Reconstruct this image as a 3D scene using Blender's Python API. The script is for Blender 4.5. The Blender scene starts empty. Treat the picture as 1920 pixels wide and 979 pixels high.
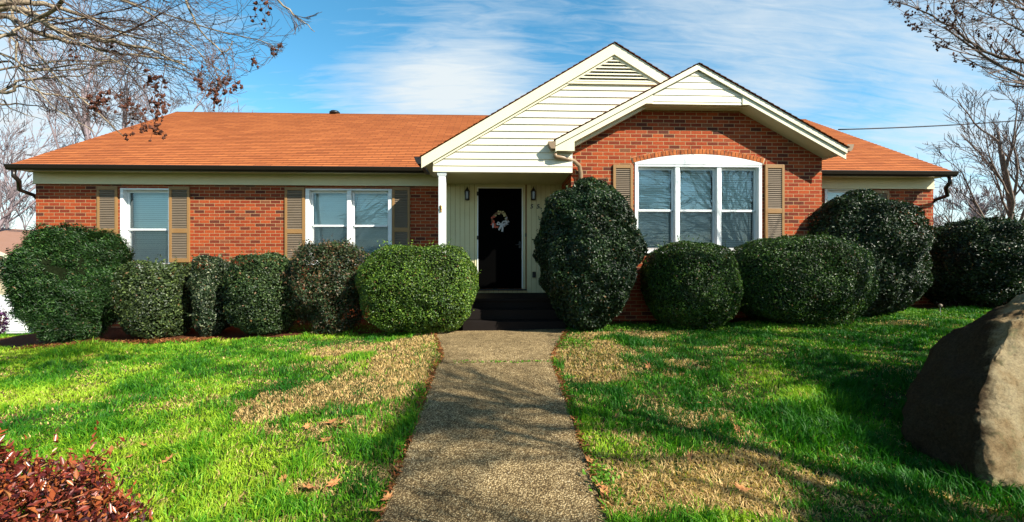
import bpy, math, random
import numpy as np
from mathutils import Vector, noise
random.seed(7); RNG = np.random.default_rng(7)
SC = bpy.context.scene
COL = SC.collection
R = math.radians

# ------------------------------------------------------------------ camera
F, TH, CZ = 800.0, R(2.0), 1.6
cth, sth = math.cos(TH), math.sin(TH)
def W(px, py, Y):
    """world point on the plane y=Y seen in the direction (px,py) of the photograph"""
    u = (px-960)/F; v = (489.5-py)/F
    k = Y/(cth-u*sth)
    return Vector((k*(sth+u*cth), Y, CZ+k*v))
def X(px, Y): return W(px, 490, Y).x
def Z(px, py, Y): return W(px, py, Y).z
cam = bpy.data.cameras.new('camera'); camo = bpy.data.objects.new('camera', cam); COL.objects.link(camo)
cam.sensor_width = 36; cam.lens = 36*F/1920; cam.clip_end = 2000; cam.clip_start = .02
camo.location = (0, 0, CZ); camo.rotation_euler = (R(90), 0, -TH)
SC.camera = camo

# ------------------------------------------------------------------ materials
def mat(name, base=(.5,.5,.5), rough=.7, spec=.3, metal=0):
    m = bpy.data.materials.new(name); m.use_nodes = True
    b = m.node_tree.nodes['Principled BSDF']
    b.inputs['Base Color'].default_value = (*base, 1); b.inputs['Roughness'].default_value = rough
    b.inputs['Specular IOR Level'].default_value = spec; b.inputs['Metallic'].default_value = metal
    return m
class NT:
    def __init__(s, m): s.t = m.node_tree; s.b = s.t.nodes.get('Principled BSDF')
    def n(s, typ, **k):
        nd = s.t.nodes.new(typ)
        for a, v in k.items():
            if a in nd.inputs.keys(): nd.inputs[a].default_value = v
            else: setattr(nd, a, v)
        return nd
    def l(s, a, b): s.t.links.new(a, b)
    def noise(s, vec, scale, detail=4, rough=.55):
        nd = s.n('ShaderNodeTexNoise'); nd.inputs['Scale'].default_value = scale
        nd.inputs['Detail'].default_value = detail; nd.inputs['Roughness'].default_value = rough
        if vec is not None: s.l(vec, nd.inputs['Vector'])
        return nd
    def ramp(s, fac, stops):
        r = s.n('ShaderNodeValToRGB'); e = r.color_ramp.elements
        while len(e) < len(stops): e.new(.5)
        for q, (p, c) in zip(e, stops): q.position = p; q.color = (*c, 1) if len(c) == 3 else c
        s.l(fac, r.inputs['Fac']); return r
    def mix(s, fac, a, b, mode='MIX'):
        m = s.n('ShaderNodeMix', data_type='RGBA', blend_type=mode)
        for sock, v in ((m.inputs[0], fac), (m.inputs[6], a), (m.inputs[7], b)):
            if isinstance(v, (int, float)): sock.default_value = v
            elif isinstance(v, tuple): sock.default_value = (*v, 1)
            else: s.l(v, sock)
        return m.outputs[2]
    def math(s, op, a, b=0.0):
        m = s.n('ShaderNodeMath', operation=op)
        for sock, v in ((m.inputs[0], a), (m.inputs[1], b)):
            if isinstance(v, (int, float)): sock.default_value = v
            else: s.l(v, sock)
        return m.outputs[0]
    def bump(s, h, strength, dist, normal=None):
        b = s.n('ShaderNodeBump'); b.inputs['Strength'].default_value = strength; b.inputs['Distance'].default_value = dist
        s.l(h, b.inputs['Height'])
        if normal is not None: s.l(normal, b.inputs['Normal'])
        return b.outputs[0]
    def pos(s): return s.n('ShaderNodeNewGeometry').outputs['Position']

def weathered(name, base, rough=.5, spec=.35, amt=.12, scale=3, dirt=(.35,.3,.2), bump=0):
    """paint or metal with slight uneven soiling"""
    m = mat(name, base, rough, spec); t = NT(m); p = t.pos()
    n1 = t.noise(p, scale, 6, .65); n2 = t.noise(p, scale*14, 3)
    f = t.ramp(n1.outputs['Fac'], [(.45,(0,0,0)), (.8,(1,1,1))])
    c = t.mix(t.math('MULTIPLY', f.outputs[0], amt*2), base, tuple(b*d*1.6 for b, d in zip(base, dirt)))
    c = t.mix(t.math('MULTIPLY', n2.outputs['Fac'], amt), c, tuple(b*.6 for b in base))
    t.l(c, t.b.inputs['Base Color'])
    if bump: t.l(t.bump(n2.outputs['Fac'], .5, bump), t.b.inputs['Normal'])
    return m

def brick_mat():
    m = mat('brick', rough=.85, spec=.15); t = NT(m)
    sp = t.n('ShaderNodeSeparateXYZ'); t.l(t.pos(), sp.inputs[0])
    cb = t.n('ShaderNodeCombineXYZ')
    t.l(t.math('ADD', sp.outputs[0], sp.outputs[1]), cb.inputs[0]); t.l(sp.outputs[2], cb.inputs[1])
    nz = t.noise(cb.outputs[0], 6, 2); wob = t.n('ShaderNodeVectorMath', operation='MULTIPLY_ADD')
    t.l(nz.outputs['Color'], wob.inputs[0]); wob.inputs[1].default_value = (.006,.005,0); t.l(cb.outputs[0], wob.inputs[2])
    def bt(c1, c2, mo):
        b = t.n('ShaderNodeTexBrick'); t.l(wob.outputs[0], b.inputs['Vector'])
        b.inputs['Scale'].default_value = 1; b.inputs['Brick Width'].default_value = .203; b.inputs['Row Height'].default_value = .0677
        b.inputs['Mortar Size'].default_value = .0062; b.inputs['Mortar Smooth'].default_value = .35
        b.inputs['Color1'].default_value = (*c1,1); b.inputs['Color2'].default_value = (*c2,1); b.inputs['Mortar'].default_value = (*mo,1)
        return b
    b = bt((0,0,0), (1,1,1), (.5,.5,.5))
    cr = t.ramp(b.outputs['Color'], [(0,(.08,.026,.018)), (.2,(.19,.034,.015)), (.5,(.29,.046,.015)), (.8,(.36,.07,.02)), (.95,(.31,.058,.02)), (1,(.17,.07,.035))])
    n2 = t.noise(cb.outputs[0], 34, 5, .7)
    c = t.mix(.55, cr.outputs[0], t.ramp(n2.outputs['Fac'], [(.3,(.45,.42,.4)), (.6,(1.15,1.1,1.05))]).outputs[0], 'MULTIPLY')
    big = t.noise(cb.outputs[0], 1.1, 3)
    c = t.mix(.3, c, t.ramp(big.outputs['Fac'], [(.3,(.6,.58,.58)), (.6,(1,1,1))]).outputs[0], 'MULTIPLY')
    mo = t.mix(n2.outputs['Fac'], (.33,.20,.095), (.45,.30,.16))
    t.l(t.mix(b.outputs['Fac'], c, mo), t.b.inputs['Base Color'])
    inv = t.math('SUBTRACT', 1.0, b.outputs['Fac'])
    h = t.math('ADD', inv, t.math('MULTIPLY', n2.outputs['Fac'], .35))
    t.l(t.bump(h, .9, .007), t.b.inputs['Normal'])
    return m

def shingle_mat():
    m = mat('shingle', rough=.92, spec=.12); t = NT(m)
    uv = t.n('ShaderNodeAttribute', attribute_name='slope'); v = uv.outputs['Vector']
    b = t.n('ShaderNodeTexBrick'); t.l(v, b.inputs['Vector'])
    for k, x in (('Scale',1),('Brick Width',.33),('Row Height',.12),('Mortar Size',.007),('Mortar Smooth',.3)): b.inputs[k].default_value = x
    b.inputs['Color1'].default_value = (0,0,0,1); b.inputs['Color2'].default_value = (1,1,1,1); b.inputs['Mortar'].default_value = (.3,.3,.3,1)
    cr = t.ramp(b.outputs['Color'], [(0,(.35,.108,.037)), (.5,(.41,.13,.043)), (1,(.47,.155,.05))])
    n = t.noise(v, 90, 4, .7); n2 = t.noise(v, .7, 4, .6)
    c = t.mix(.6, cr.outputs[0], t.ramp(n.outputs['Fac'], [(.3,(.5,.45,.45)), (.65,(1.15,1.1,1.1))]).outputs[0], 'MULTIPLY')
    c = t.mix(.35, c, t.ramp(n2.outputs['Fac'], [(.35,(.72,.68,.66)), (.6,(1,1,1))]).outputs[0], 'MULTIPLY')
    st = t.n('ShaderNodeMapping'); t.l(v, st.inputs['Vector']); st.inputs['Scale'].default_value = (1.2,.35,1)
    n3 = t.noise(st.outputs[0], 2.5, 5, .7)
    c = t.mix(.05, c, t.ramp(n3.outputs['Fac'], [(.38,(.68,.62,.6)), (.58,(1,1,1))]).outputs[0], 'MULTIPLY')
    c = t.mix(t.math('MULTIPLY', b.outputs['Fac'], .85), c, (.12,.045,.02))
    t.l(c, t.b.inputs['Base Color'])
    t.l(t.bump(n.outputs['Fac'], .6, .004), t.b.inputs['Normal'])
    return m

def leaf_mat(name, rough=.4, spec=.5, trans=.22):
    m = mat(name, rough=rough, spec=spec); t = NT(m)
    a = t.n('ShaderNodeAttribute', attribute_name='col')
    t.l(a.outputs['Color'], t.b.inputs['Base Color'])
    tr = t.n('ShaderNodeBsdfTranslucent')
    t.l(t.mix(1.0, a.outputs['Color'], (1.3,1.5,.5), 'MULTIPLY'), tr.inputs['Color'])
    ms = t.n('ShaderNodeMixShader'); ms.inputs[0].default_value = trans
    t.l(t.b.outputs[0], ms.inputs[1]); t.l(tr.outputs[0], ms.inputs[2])
    t.l(ms.outputs[0], t.t.nodes['Material Output'].inputs['Surface'])
    return m

def ground_mat():
    m = mat('lawn_soil', rough=.95, spec=.1); t = NT(m); p = t.pos()
    n = t.noise(p, 45, 6, .7); n2 = t.noise(p, 1.3, 5, .6)
    a = t.ramp(n.outputs['Fac'], [(.3,(.012,.016,.005)), (.5,(.05,.045,.018)), (.7,(.14,.1,.045))])
    b = t.ramp(n.outputs['Fac'], [(.3,(.012,.028,.006)), (.6,(.045,.085,.014)), (.8,(.10,.12,.03))])
    t.l(t.mix(t.ramp(n2.outputs['Fac'], [(.4,(0,0,0)), (.6,(1,1,1))]).outputs[0], a.outputs[0], b.outputs[0]), t.b.inputs['Base Color'])
    t.l(t.bump(n.outputs['Fac'], 1, .03), t.b.inputs['Normal'])
    return m
def path_mat():
    m = mat('aggregate', rough=.9, spec=.25); t = NT(m); p = t.pos()
    v = t.n('ShaderNodeTexVoronoi'); v.inputs['Scale'].default_value = 95; t.l(p, v.inputs['Vector'])
    peb = t.ramp(v.outputs['Color'], [(.0,(.12,.082,.042)), (.3,(.34,.25,.13)), (.6,(.54,.42,.23)), (.88,(.72,.59,.36)), (1,(.85,.78,.6))])
    g = t.ramp(v.outputs['Distance'], [(.25,(1,1,1)), (.6,(.3,.27,.22))])
    c = t.mix(1.0, peb.outputs[0], g.outputs[0], 'MULTIPLY')
    n = t.noise(p, 2.2, 6, .7)
    c = t.mix(.6, c, t.ramp(n.outputs['Fac'], [(.35,(.55,.50,.42)), (.6,(1.15,1.1,1.0))]).outputs[0], 'MULTIPLY')
    n5 = t.noise(p, .9, 4, .6); c = t.mix(.5, c, t.ramp(n5.outputs['Fac'], [(.38,(.6,.57,.5)), (.55,(1.05,1.03,1))]).outputs[0], 'MULTIPLY')
    n4 = t.noise(p, 11, 5, .7)
    c = t.mix(.5, c, t.ramp(n4.outputs['Fac'], [(.4,(.45,.42,.36)), (.55,(1,1,1))]).outputs[0], 'MULTIPLY')
    t.l(c, t.b.inputs['Base Color'])
    h = t.math('ADD', t.math('MULTIPLY', v.outputs['Distance'], -1), t.math('MULTIPLY', n4.outputs['Fac'], .6))
    t.l(t.bump(h, .9, .006), t.b.inputs['Normal'])
    return m
def rock_mat():
    m = mat('rock', rough=.95, spec=.03); t = NT(m); p = t.pos()
    n = t.noise(p, 3, 8, .7); n2 = t.noise(p, 55, 8, .85); n3 = t.noise(p, 9, 5, .6)
    c = t.ramp(n.outputs['Fac'], [(.3,(.15,.085,.04)), (.45,(.34,.25,.14)), (.58,(.46,.38,.24)), (.75,(.36,.22,.12))]).outputs[0]
    c = t.mix(.8, c, t.ramp(n2.outputs['Fac'], [(.32,(.25,.22,.2)), (.5,(.95,.95,.9)), (.7,(1.4,1.35,1.25))]).outputs[0], 'MULTIPLY')
    c = t.mix(t.ramp(n3.outputs['Fac'], [(.55,(0,0,0)), (.68,(.6,.6,.6))]).outputs[0], c, (.2,.22,.11))
    # darken the side turned from the sun: shade put into the colour
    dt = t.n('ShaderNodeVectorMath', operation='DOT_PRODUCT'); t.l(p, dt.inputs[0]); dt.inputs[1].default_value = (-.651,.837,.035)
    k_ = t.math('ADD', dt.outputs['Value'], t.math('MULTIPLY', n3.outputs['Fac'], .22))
    shade_mask = t.ramp(k_, [(.24,(0,0,0)), (.31,(1,1,1))])
    c = t.mix(t.math('MULTIPLY', shade_mask.outputs[0], .92), c, t.ramp(n2.outputs['Fac'], [(.35,(.012,.008,.006)), (.6,(.055,.034,.02)), (.75,(.15,.10,.06))]).outputs[0])
    t.l(c, t.b.inputs['Base Color'])
    h = t.math('ADD', t.math('MULTIPLY', n3.outputs['Fac'], .8), n2.outputs['Fac'])
    t.l(t.bump(h, 1, .035), t.b.inputs['Normal'])
    return m
def bark_mat(name, a, b, scale=14):
    m = mat(name, rough=.85, spec=.2); t = NT(m); p = t.pos()
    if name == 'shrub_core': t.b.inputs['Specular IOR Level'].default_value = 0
    n = t.noise(p, scale, 5, .7)
    t.l(t.ramp(n.outputs['Fac'], [(.35,a), (.62,b)]).outputs[0], t.b.inputs['Base Color'])
    t.l(t.bump(n.outputs['Fac'], .6, .01), t.b.inputs['Normal'])
    return m
def mulch_mat():
    m = mat('mulch', rough=.95, spec=.1); t = NT(m); p = t.pos()
    n = t.noise(p, 60, 6, .75)
    t.l(t.ramp(n.outputs['Fac'], [(.3,(.018,.009,.005)), (.55,(.12,.045,.02)), (.75,(.27,.12,.05))]).outputs[0], t.b.inputs['Base Color'])
    t.l(t.bump(n.outputs['Fac'], 1, .03), t.b.inputs['Normal']); return m

M = dict(
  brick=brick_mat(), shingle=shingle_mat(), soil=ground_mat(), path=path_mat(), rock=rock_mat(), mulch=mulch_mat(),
  cream=weathered('cream_paint', (.66,.60,.38), .5, .3, .1), siding=weathered('vinyl_siding', (.70,.66,.51), .45, .3, .08, 2),
  white=weathered('white_vinyl', (.72,.75,.74), .4, .35, .05), trim=weathered('white_trim', (.68,.64,.46), .45, .35, .08),
  doorwall=weathered('door_wall_paint', (.62,.57,.33), .55, .25, .12),
  gutter=weathered('dark_gutter', (.016,.011,.008), .32, .5, .2), spout=weathered('brown_spout', (.24,.16,.09), .38, .5, .15),
  shutframe=weathered('shutter_frame', (.27,.15,.055), .5, .3, .15), louver=weathered('shutter_louver', (.18,.14,.10), .5, .3, .15),
  blind=weathered('blind', (.80,.86,.84), .5, .3, .05), dark=mat('interior_dark', (.006,.007,.008), .6),
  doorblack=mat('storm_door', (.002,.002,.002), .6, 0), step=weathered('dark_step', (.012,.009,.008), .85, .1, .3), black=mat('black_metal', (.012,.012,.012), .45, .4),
  lglass=mat('smoked_glass', (.07,.085,.10), .1, .5), brass=mat('brass', (.5,.3,.1), .35, .5, .9), ribbon=mat('ribbon', (.42,.42,.42), .6),
  steel=mat('galvanised', (.3,.3,.3), .5, .5, .6), moss=mat('joint_moss', (.03,.07,.012), .9),
  bark_light=bark_mat('bark_light', (.10,.075,.05), (.36,.29,.20), 22), bark_dark=bark_mat('bark_dark', (.10,.075,.06), (.24,.18,.15)),
  bark_pale=bark_mat('bark_pale', (.13,.10,.105), (.27,.22,.235), 3), twig=bark_mat('twig', (.045,.03,.026), (.13,.09,.075)),
  stem=bark_mat('shrub_stem', (.06,.035,.02), (.18,.10,.055), 30), pod=bark_mat('seed_pod', (.045,.018,.012), (.12,.045,.028), 60),
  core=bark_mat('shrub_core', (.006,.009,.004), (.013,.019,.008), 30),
  leaf=leaf_mat('leaf_glossy', .42, .32, .12), leaf_soft=leaf_mat('leaf_soft', .5, .2, .25), blade=leaf_mat('grass_blade', .55, .25, .3),
  tanwall=weathered('tan_wall', (.5,.42,.28)), farroof=weathered('far_roof', (.28,.15,.10)), cable=mat('cable', (.02,.02,.025), .5),
)
def glass_mat():
    m = bpy.data.materials.new('window_glass'); m.use_nodes = True; nt = m.node_tree; nt.nodes.clear()
    o = nt.nodes.new('ShaderNodeOutputMaterial'); g = nt.nodes.new('ShaderNodeBsdfGlossy'); tr = nt.nodes.new('ShaderNodeBsdfTransparent')
    g.inputs['Roughness'].default_value = .02; tr.inputs['Color'].default_value = (.88,.98,.97,1)
    g.inputs['Color'].default_value = (.8,.95,1,1)
    fr = nt.nodes.new('ShaderNodeFresnel'); fr.inputs['IOR'].default_value = 1.5
    nz = nt.nodes.new('ShaderNodeTexNoise'); nz.inputs['Scale'].default_value = 3; gm = nt.nodes.new('ShaderNodeNewGeometry')
    bp = nt.nodes.new('ShaderNodeBump'); bp.inputs['Strength'].default_value = .04; bp.inputs['Distance'].default_value = .02
    nt.links.new(gm.outputs['Position'], nz.inputs['Vector']); nt.links.new(nz.outputs['Fac'], bp.inputs['Height']); nt.links.new(bp.outputs[0], g.inputs['Normal'])
    mx = nt.nodes.new('ShaderNodeMixShader'); ad = nt.nodes.new('ShaderNodeMath'); ad.operation = 'ADD'; ad.inputs[1].default_value = .075
    nt.links.new(fr.outputs[0], ad.inputs[0]); nt.links.new(ad.outputs[0], mx.inputs[0])
    nt.links.new(tr.outputs[0], mx.inputs[1]); nt.links.new(g.outputs[0], mx.inputs[2]); nt.links.new(mx.outputs[0], o.inputs['Surface'])
    return m
M['glass'] = glass_mat()
def screen_mat():
    m = bpy.data.materials.new('insect_mesh'); m.use_nodes = True; nt = m.node_tree; nt.nodes.clear()
    o = nt.nodes.new('ShaderNodeOutputMaterial'); d = nt.nodes.new('ShaderNodeBsdfDiffuse'); tr = nt.nodes.new('ShaderNodeBsdfTransparent')
    d.inputs['Color'].default_value = (.03,.045,.055,1); mx = nt.nodes.new('ShaderNodeMixShader'); mx.inputs[0].default_value = .38
    nt.links.new(tr.outputs[0], mx.inputs[1]); nt.links.new(d.outputs[0], mx.inputs[2]); nt.links.new(mx.outputs[0], o.inputs['Surface']); return m
M['screen'] = screen_mat()

# ------------------------------------------------------------------ mesh helpers
def tag(o, label=None, cat=None, group=None, kind=None):
    for k, v in (('label',label), ('category',cat), ('group',group), ('kind',kind)):
        if v: o[k] = v
    return o
def empty(name, loc, label, cat, group=None):
    o = bpy.data.objects.new(name, None); o.empty_display_size = .2; COL.objects.link(o); o.location = loc
    return tag(o, label, cat, group)
def link(name, me, m, parent=None, smooth=False):
    o = bpy.data.objects.new(name, me); COL.objects.link(o)
    if m: me.materials.append(m)
    if smooth: me.polygons.foreach_set('use_smooth', [True]*len(me.polygons))
    if parent is not None:
        o.parent = parent
        q = parent; off = Vector((0,0,0))
        while q is not None: off += Vector(q.location); q = q.parent
        o.location = -off           # geometry is written in world coordinates
    return o
class MB:
    def __init__(s): s.v = []; s.f = []
    def quad(s, *p): i = len(s.v); s.v += [tuple(q) for q in p]; s.f.append(tuple(range(i, i+len(p)))); return s
    def box(s, x0, x1, y0, y1, z0, z1):
        i = len(s.v)
        s.v += [(x,y,z) for z in (z0,z1) for y in (y0,y1) for x in (x0,x1)]
        s.f += [tuple(i+k for k in f) for f in ((0,2,3,1),(4,5,7,6),(0,1,5,4),(2,6,7,3),(0,4,6,2),(1,3,7,5))]; return s
    def prism(s, poly, y0, y1):
        """poly of (x,z), extruded in y"""
        i = len(s.v); n = len(poly)
        s.v += [(x,y0,z) for x,z in poly]+[(x,y1,z) for x,z in poly]
        s.f += [tuple(i+k for k in range(n)), tuple(i+n+k for k in reversed(range(n)))]
        s.f += [(i+k, i+n+k, i+n+(k+1)%n, i+(k+1)%n) for k in range(n)]; return s
    def tube(s, pts, rad, sides=8, cap=True):
        pts = [Vector(p) for p in pts]; n = len(pts)
        rad = [rad]*n if isinstance(rad, (int,float)) else rad
        i0 = len(s.v); prev = None
        for k, p in enumerate(pts):
            d = (pts[min(k+1,n-1)]-pts[max(k-1,0)]).normalized()
            if prev is None: a = d.orthogonal().normalized()
            else:
                a = prev-d*prev.dot(d); a = a.normalized() if a.length > 1e-6 else d.orthogonal().normalized()
            prev = a; b = d.cross(a)
            for j in range(sides):
                t = 2*math.pi*j/sides; q = p+(a*math.cos(t)+b*math.sin(t))*rad[k]; s.v.append(tuple(q))
        for k in range(n-1):
            for j in range(sides):
                a_ = i0+k*sides+j; b_ = i0+k*sides+(j+1)%sides
                s.f.append((a_, b_, b_+sides, a_+sides))
        if cap: s.f += [tuple(i0+j for j in reversed(range(sides))), tuple(i0+(n-1)*sides+j for j in range(sides))]
        return s
    def lathe(s, prof, cx, cy, sides=12):
        i0 = len(s.v)
        for r, z in prof:
            for j in range(sides): t = 2*math.pi*j/sides; s.v.append((cx+r*math.cos(t), cy+r*math.sin(t), z))
        for k in range(len(prof)-1):
            for j in range(sides):
                a_ = i0+k*sides+j; b_ = i0+k*sides+(j+1)%sides; s.f.append((a_, b_, b_+sides, a_+sides))
        return s
    def build(s, name, m, parent=None, smooth=False, bevel=0):
        me = bpy.data.meshes.new(name); me.from_pydata(s.v, [], s.f); me.update()
        o = link(name, me, m, parent, smooth)
        if bevel:
            md = o.modifiers.new('bevel', 'BEVEL'); md.width = bevel; md.segments = 2; md.limit_method = 'ANGLE'
        return o
def np_mesh(name, verts, faces, m, parent=None, cols=None, smooth=False):
    """verts (N,3), faces (K,c)"""
    me = bpy.data.meshes.new(name); nv, nf, c = len(verts), len(faces), faces.shape[1]
    me.vertices.add(nv); me.vertices.foreach_set('co', verts.astype(np.float32).ravel())
    me.loops.add(nf*c); me.loops.foreach_set('vertex_index', faces.astype(np.int32).ravel())
    me.polygons.add(nf); me.polygons.foreach_set('loop_start', np.arange(0, nf*c, c, dtype=np.int32))
    me.update(calc_edges=True)
    if cols is not None:
        a = me.attributes.new('col', 'FLOAT_COLOR', 'POINT')
        a.data.foreach_set('color', np.concatenate([cols, np.ones((nv,1))], 1).astype(np.float32).ravel())
    return link(name, me, m, parent, smooth)
def structure(o): o['kind'] = 'structure'; return o

# ------------------------------------------------------------------ ground
def sm(a, b, x):
    t = np.clip((x-a)/(b-a), 0, 1); return t*t*(3-2*t)
def G(x, y):
    x = np.asarray(x, float); y = np.asarray(y, float)
    base = .17+.265*sm(1.6, 6.2, y)
    lat = .024*np.clip(x, -8, 12)*sm(1.5, 6, y)
    drop = -.32*sm(-8.2, -11, x)
    bump = .012*np.sin(x*1.7+y*.9)*np.cos(y*1.3-x*.6)
    far = -1.2*sm(18, 60, np.hypot(x, y))
    return base+lat+drop+bump+far
def gz(x, y): return float(G(x, y))
def gpt(px, py):
    """ground point under a direction of the photograph"""
    u = (px-960)/F; v = (489.5-py)/F; d = Vector((sth+u*cth, cth-u*sth, v))
    k = 1.0
    for _ in range(60):
        p = d*k; h = CZ+p.z-gz(p.x, p.y); k += h/(-v)*.7
    p = d*k; return Vector((p.x, p.y, gz(p.x, p.y)))
def axis(lo, hi, fine, far, n):
    a = list(np.arange(lo, hi+1e-6, fine)); g = np.geomspace(fine*2, far, n)
    return np.array([lo-v for v in g[::-1]]+a+[hi+v for v in g])
gx = axis(-13, 14, .25, 500, 22); gy = axis(-1, 11, .25, 500, 22)
XX, YY = np.meshgrid(gx, gy); V = np.stack([XX, YY, G(XX, YY)], -1).reshape(-1,3)
nx, ny = len(gx), len(gy); I = np.arange(nx*ny).reshape(ny, nx)
FC = np.stack([I[:-1,:-1], I[:-1,1:], I[1:,1:], I[1:,:-1]], -1).reshape(-1,4)
structure(np_mesh('ground', V, FC, M['soil'], smooth=True))

# garden path: outline by centre and half width along its length
PATH = []
for py, xl, xr in ((979,715,1137),(930,733,1120),(880,752,1102),(830,770,1086),(780,787,1069),(740,803,1055),(710,813,1045),(685,820,1037)):
    a, b = gpt(xl, py), gpt(xr, py); PATH.append((a.y, a.x, b.x))
PATH.sort()
y0, a0, b0 = PATH[0]; PATH.insert(0, (-1.5, a0-.05, b0+.1))
LAND = [(gpt(900,683).y+.03, gpt(827,683).x, gpt(1036,683).x), (gpt(900,668).y, gpt(832,668).x, gpt(1040,668).x), (gpt(900,655).y, gpt(828,655).x, gpt(1047,655).x), (gpt(900,638).y, gpt(822,638).x, gpt(1058,638).x), (7.04, gpt(819,623).x, gpt(1066,623).x)]
allp = PATH+LAND
py_ = np.array([p[0] for p in allp]); pl_ = np.array([p[1] for p in allp]); pr_ = np.array([p[2] for p in allp])
def slab(rows, name):
    ys = np.arange(rows[0][0], rows[-1][0], .12).tolist()+[rows[-1][0]]
    mb = MB(); L = []
    for y in ys:
        l = np.interp(y, py_, pl_); r = np.interp(y, py_, pr_)
        row = []
        for k in range(9):
            x = l+(r-l)*k/8
            if k in (0,8): x += .012*noise.noise(Vector((x*3, y*4, 1)))+.01*noise.noise(Vector((x, y*19, 4)))
            row.append((x, y, gz(x, y)+.022+.004*noise.noise(Vector((x*2,y*2,0)))))
        L.append(row)
    for a, b in zip(L[:-1], L[1:]):
        for k in range(8): mb.quad(a[k], a[k+1], b[k+1], b[k])
        for k in (0, 8):
            p, q = a[k], b[k]; lo = lambda t: (t[0], t[1], t[2]-.08)
            mb.quad(*( (p, q, lo(q), lo(p)) if k == 0 else (q, p, lo(p), lo(q)) ))
    for row in (L[0], L[-1]):
        for k in range(8): mb.quad(row[k], row[k+1], (row[k+1][0], row[k+1][1], row[k+1][2]-.08), (row[k][0], row[k][1], row[k][2]-.08))
    o = mb.build(name, M['path'], None, True); return structure(o)
slab(PATH, 'path'); slab(LAND, 'path_landing')

# planting bed along the house
def bed_edge(x):
    x = np.asarray(x, float)
    return np.interp(x, [-12,-8,-6.5,-5,-2.5,-1.1,-1.0,.95,1.05,2,4,5.5,6.3,7.2,9,13], [7.6,6.75,6.7,7.0,7.25,7.2,7.02,7.02,7.2,7.25,7.2,7.25,7.6,8.1,8.3,8.3])
xs = np.arange(-10, 13, .25); mb = MB()
for a, b in zip(xs[:-1], xs[1:]):
    for k in range(6):
        def P(x, k):
            y = bed_edge(x)+(9.2-bed_edge(x))*k/6; return (x, y, gz(x, y)+.006)
        mb.quad(P(a,k), P(b,k), P(b,k+1), P(a,k+1))
structure(mb.build('mulch_bed', M['mulch'], None, True))

# ------------------------------------------------------------------ house
YW = 8.89            # main front wall plane
YB = 7.71            # bay front wall plane
YE = 8.54            # main eave
YR = 12.77; ZE, ZR = 3.449, 5.93; PITCH = (ZR-ZE)/(YR-YE)
XL, XR = -9.33, 9.44; WL, WR = X(67, YW), X(1750, YW)
house = empty('brick_house', (0, YW, gz(0, YW)), 'single storey red brick house with orange shingle roof and two white gables', 'house')
ZB = 0.0
def strip_wall(mb, xs, zb, zt, Y, openings=(), depth=.14):
    """front wall in the plane Y; zt(x) its top; openings are (x0,x1,z0,z1)"""
    xs = sorted(set(list(xs)+[o[0] for o in openings]+[o[1] for o in openings]))
    for a, b in zip(xs[:-1], xs[1:]):
        mid = (a+b)/2; zs = [zb]
        for o in sorted(openings, key=lambda o: o[2]):
            if o[0] < mid < o[1]:
                mb.quad((a,Y,zs[-1]), (b,Y,zs[-1]), (b,Y,o[2]), (a,Y,o[2])); zs.append(o[3])
        mb.quad((a,Y,zs[-1]), (b,Y,zs[-1]), (b,Y,zt(b)), (a,Y,zt(a)))
    for x0,x1,z0,z1 in openings:
        D = Y+depth
        mb.quad((x0,Y,z0),(x0,D,z0),(x0,D,z1),(x0,Y,z1)); mb.quad((x1,Y,z0),(x1,Y,z1),(x1,D,z1),(x1,D,z0))
        mb.quad((x0,Y,z1),(x0,D,z1),(x1,D,z1),(x1,Y,z1)); mb.quad((x0,Y,z0),(x1,Y,z0),(x1,D,z0),(x0,D,z0))
ZW = 3.38
ZFR = Z(500, 348, YW)     # bottom of the frieze
OP = {}
OP['A'] = (X(226,YW), X(322,YW), Z(280,498,YW), Z(280,353,YW))
OP['B'] = (X(573,YW), X(735,YW), Z(650,492,YW), Z(650,354,YW))
OP['D'] = (X(1546,YW), X(1633,YW), Z(1590,470,YW), Z(1590,353,YW))
XDL, XDR = X(838,YW)-.12, X(1056,YW)+.3
mb = MB()
strip_wall(mb, (WL, XDL), ZB-.3, lambda x: ZW, YW, (OP['A'], OP['B']))
strip_wall(mb, (X(1500,YW), WR), ZB, lambda x: ZW, YW, (OP['D'],))
for x in (WL, WR):
    yb = 15.9
    mb.quad((x,YW,ZB-.4),(x,yb,ZB-.4),(x,yb,ZW),(x,YR,ZR-.3),(x,YW,ZW))
mb.quad((WL,15.9,ZB-.4),(WR,15.9,ZB-.4),(WR,15.9,ZW),(WL,15.9,ZW))
mb.build('main_wall', M['brick'], house)

# bay
BXL, BXR = X(1071,YB), X(1541,YB)
YBR = 7.35                                 # bay rake front
bap = W(1310,119,YBR); bl = W(1042,269,YBR); br = W(1589,269,YBR)
zbe = (bl.z+br.z)/2; pb = (bap.z-zbe)/((br.x-bl.x)/2); bcx = bap.x; bhw = (bap.z-zbe)/pb
def zbay(x): return bap.z-pb*abs(x-bcx)
TH_ = .205                                 # vertical thickness of the rake build-up
zsof = Z(1310,197,7.42)
opC = (X(1190,YB), X(1428,YB), Z(1310,470,YB), Z(1310,306,YB))
mb = MB()
def ztop(x): return min(zbay(x)-TH_, zsof)+.0
xk = [bcx-(bap.z-TH_-zsof)/pb, bcx+(bap.z-TH_-zsof)/pb]
strip_wall(mb, (BXL, BXR, *xk), ZB, ztop, YB, (opC,))
mb.quad((BXL,YB,ZB),(BXL,YW+.3,ZB),(BXL,YW+.3,ztop(BXL)),(BXL,YB,ztop(BXL)))
mb.quad((BXR,YB,ZB),(BXR,YB,ztop(BXR)),(BXR,YW+.1,ztop(BXR)),(BXR,YW+.1,ZB))
mb.build('bay_wall', M['brick'], house)

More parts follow.
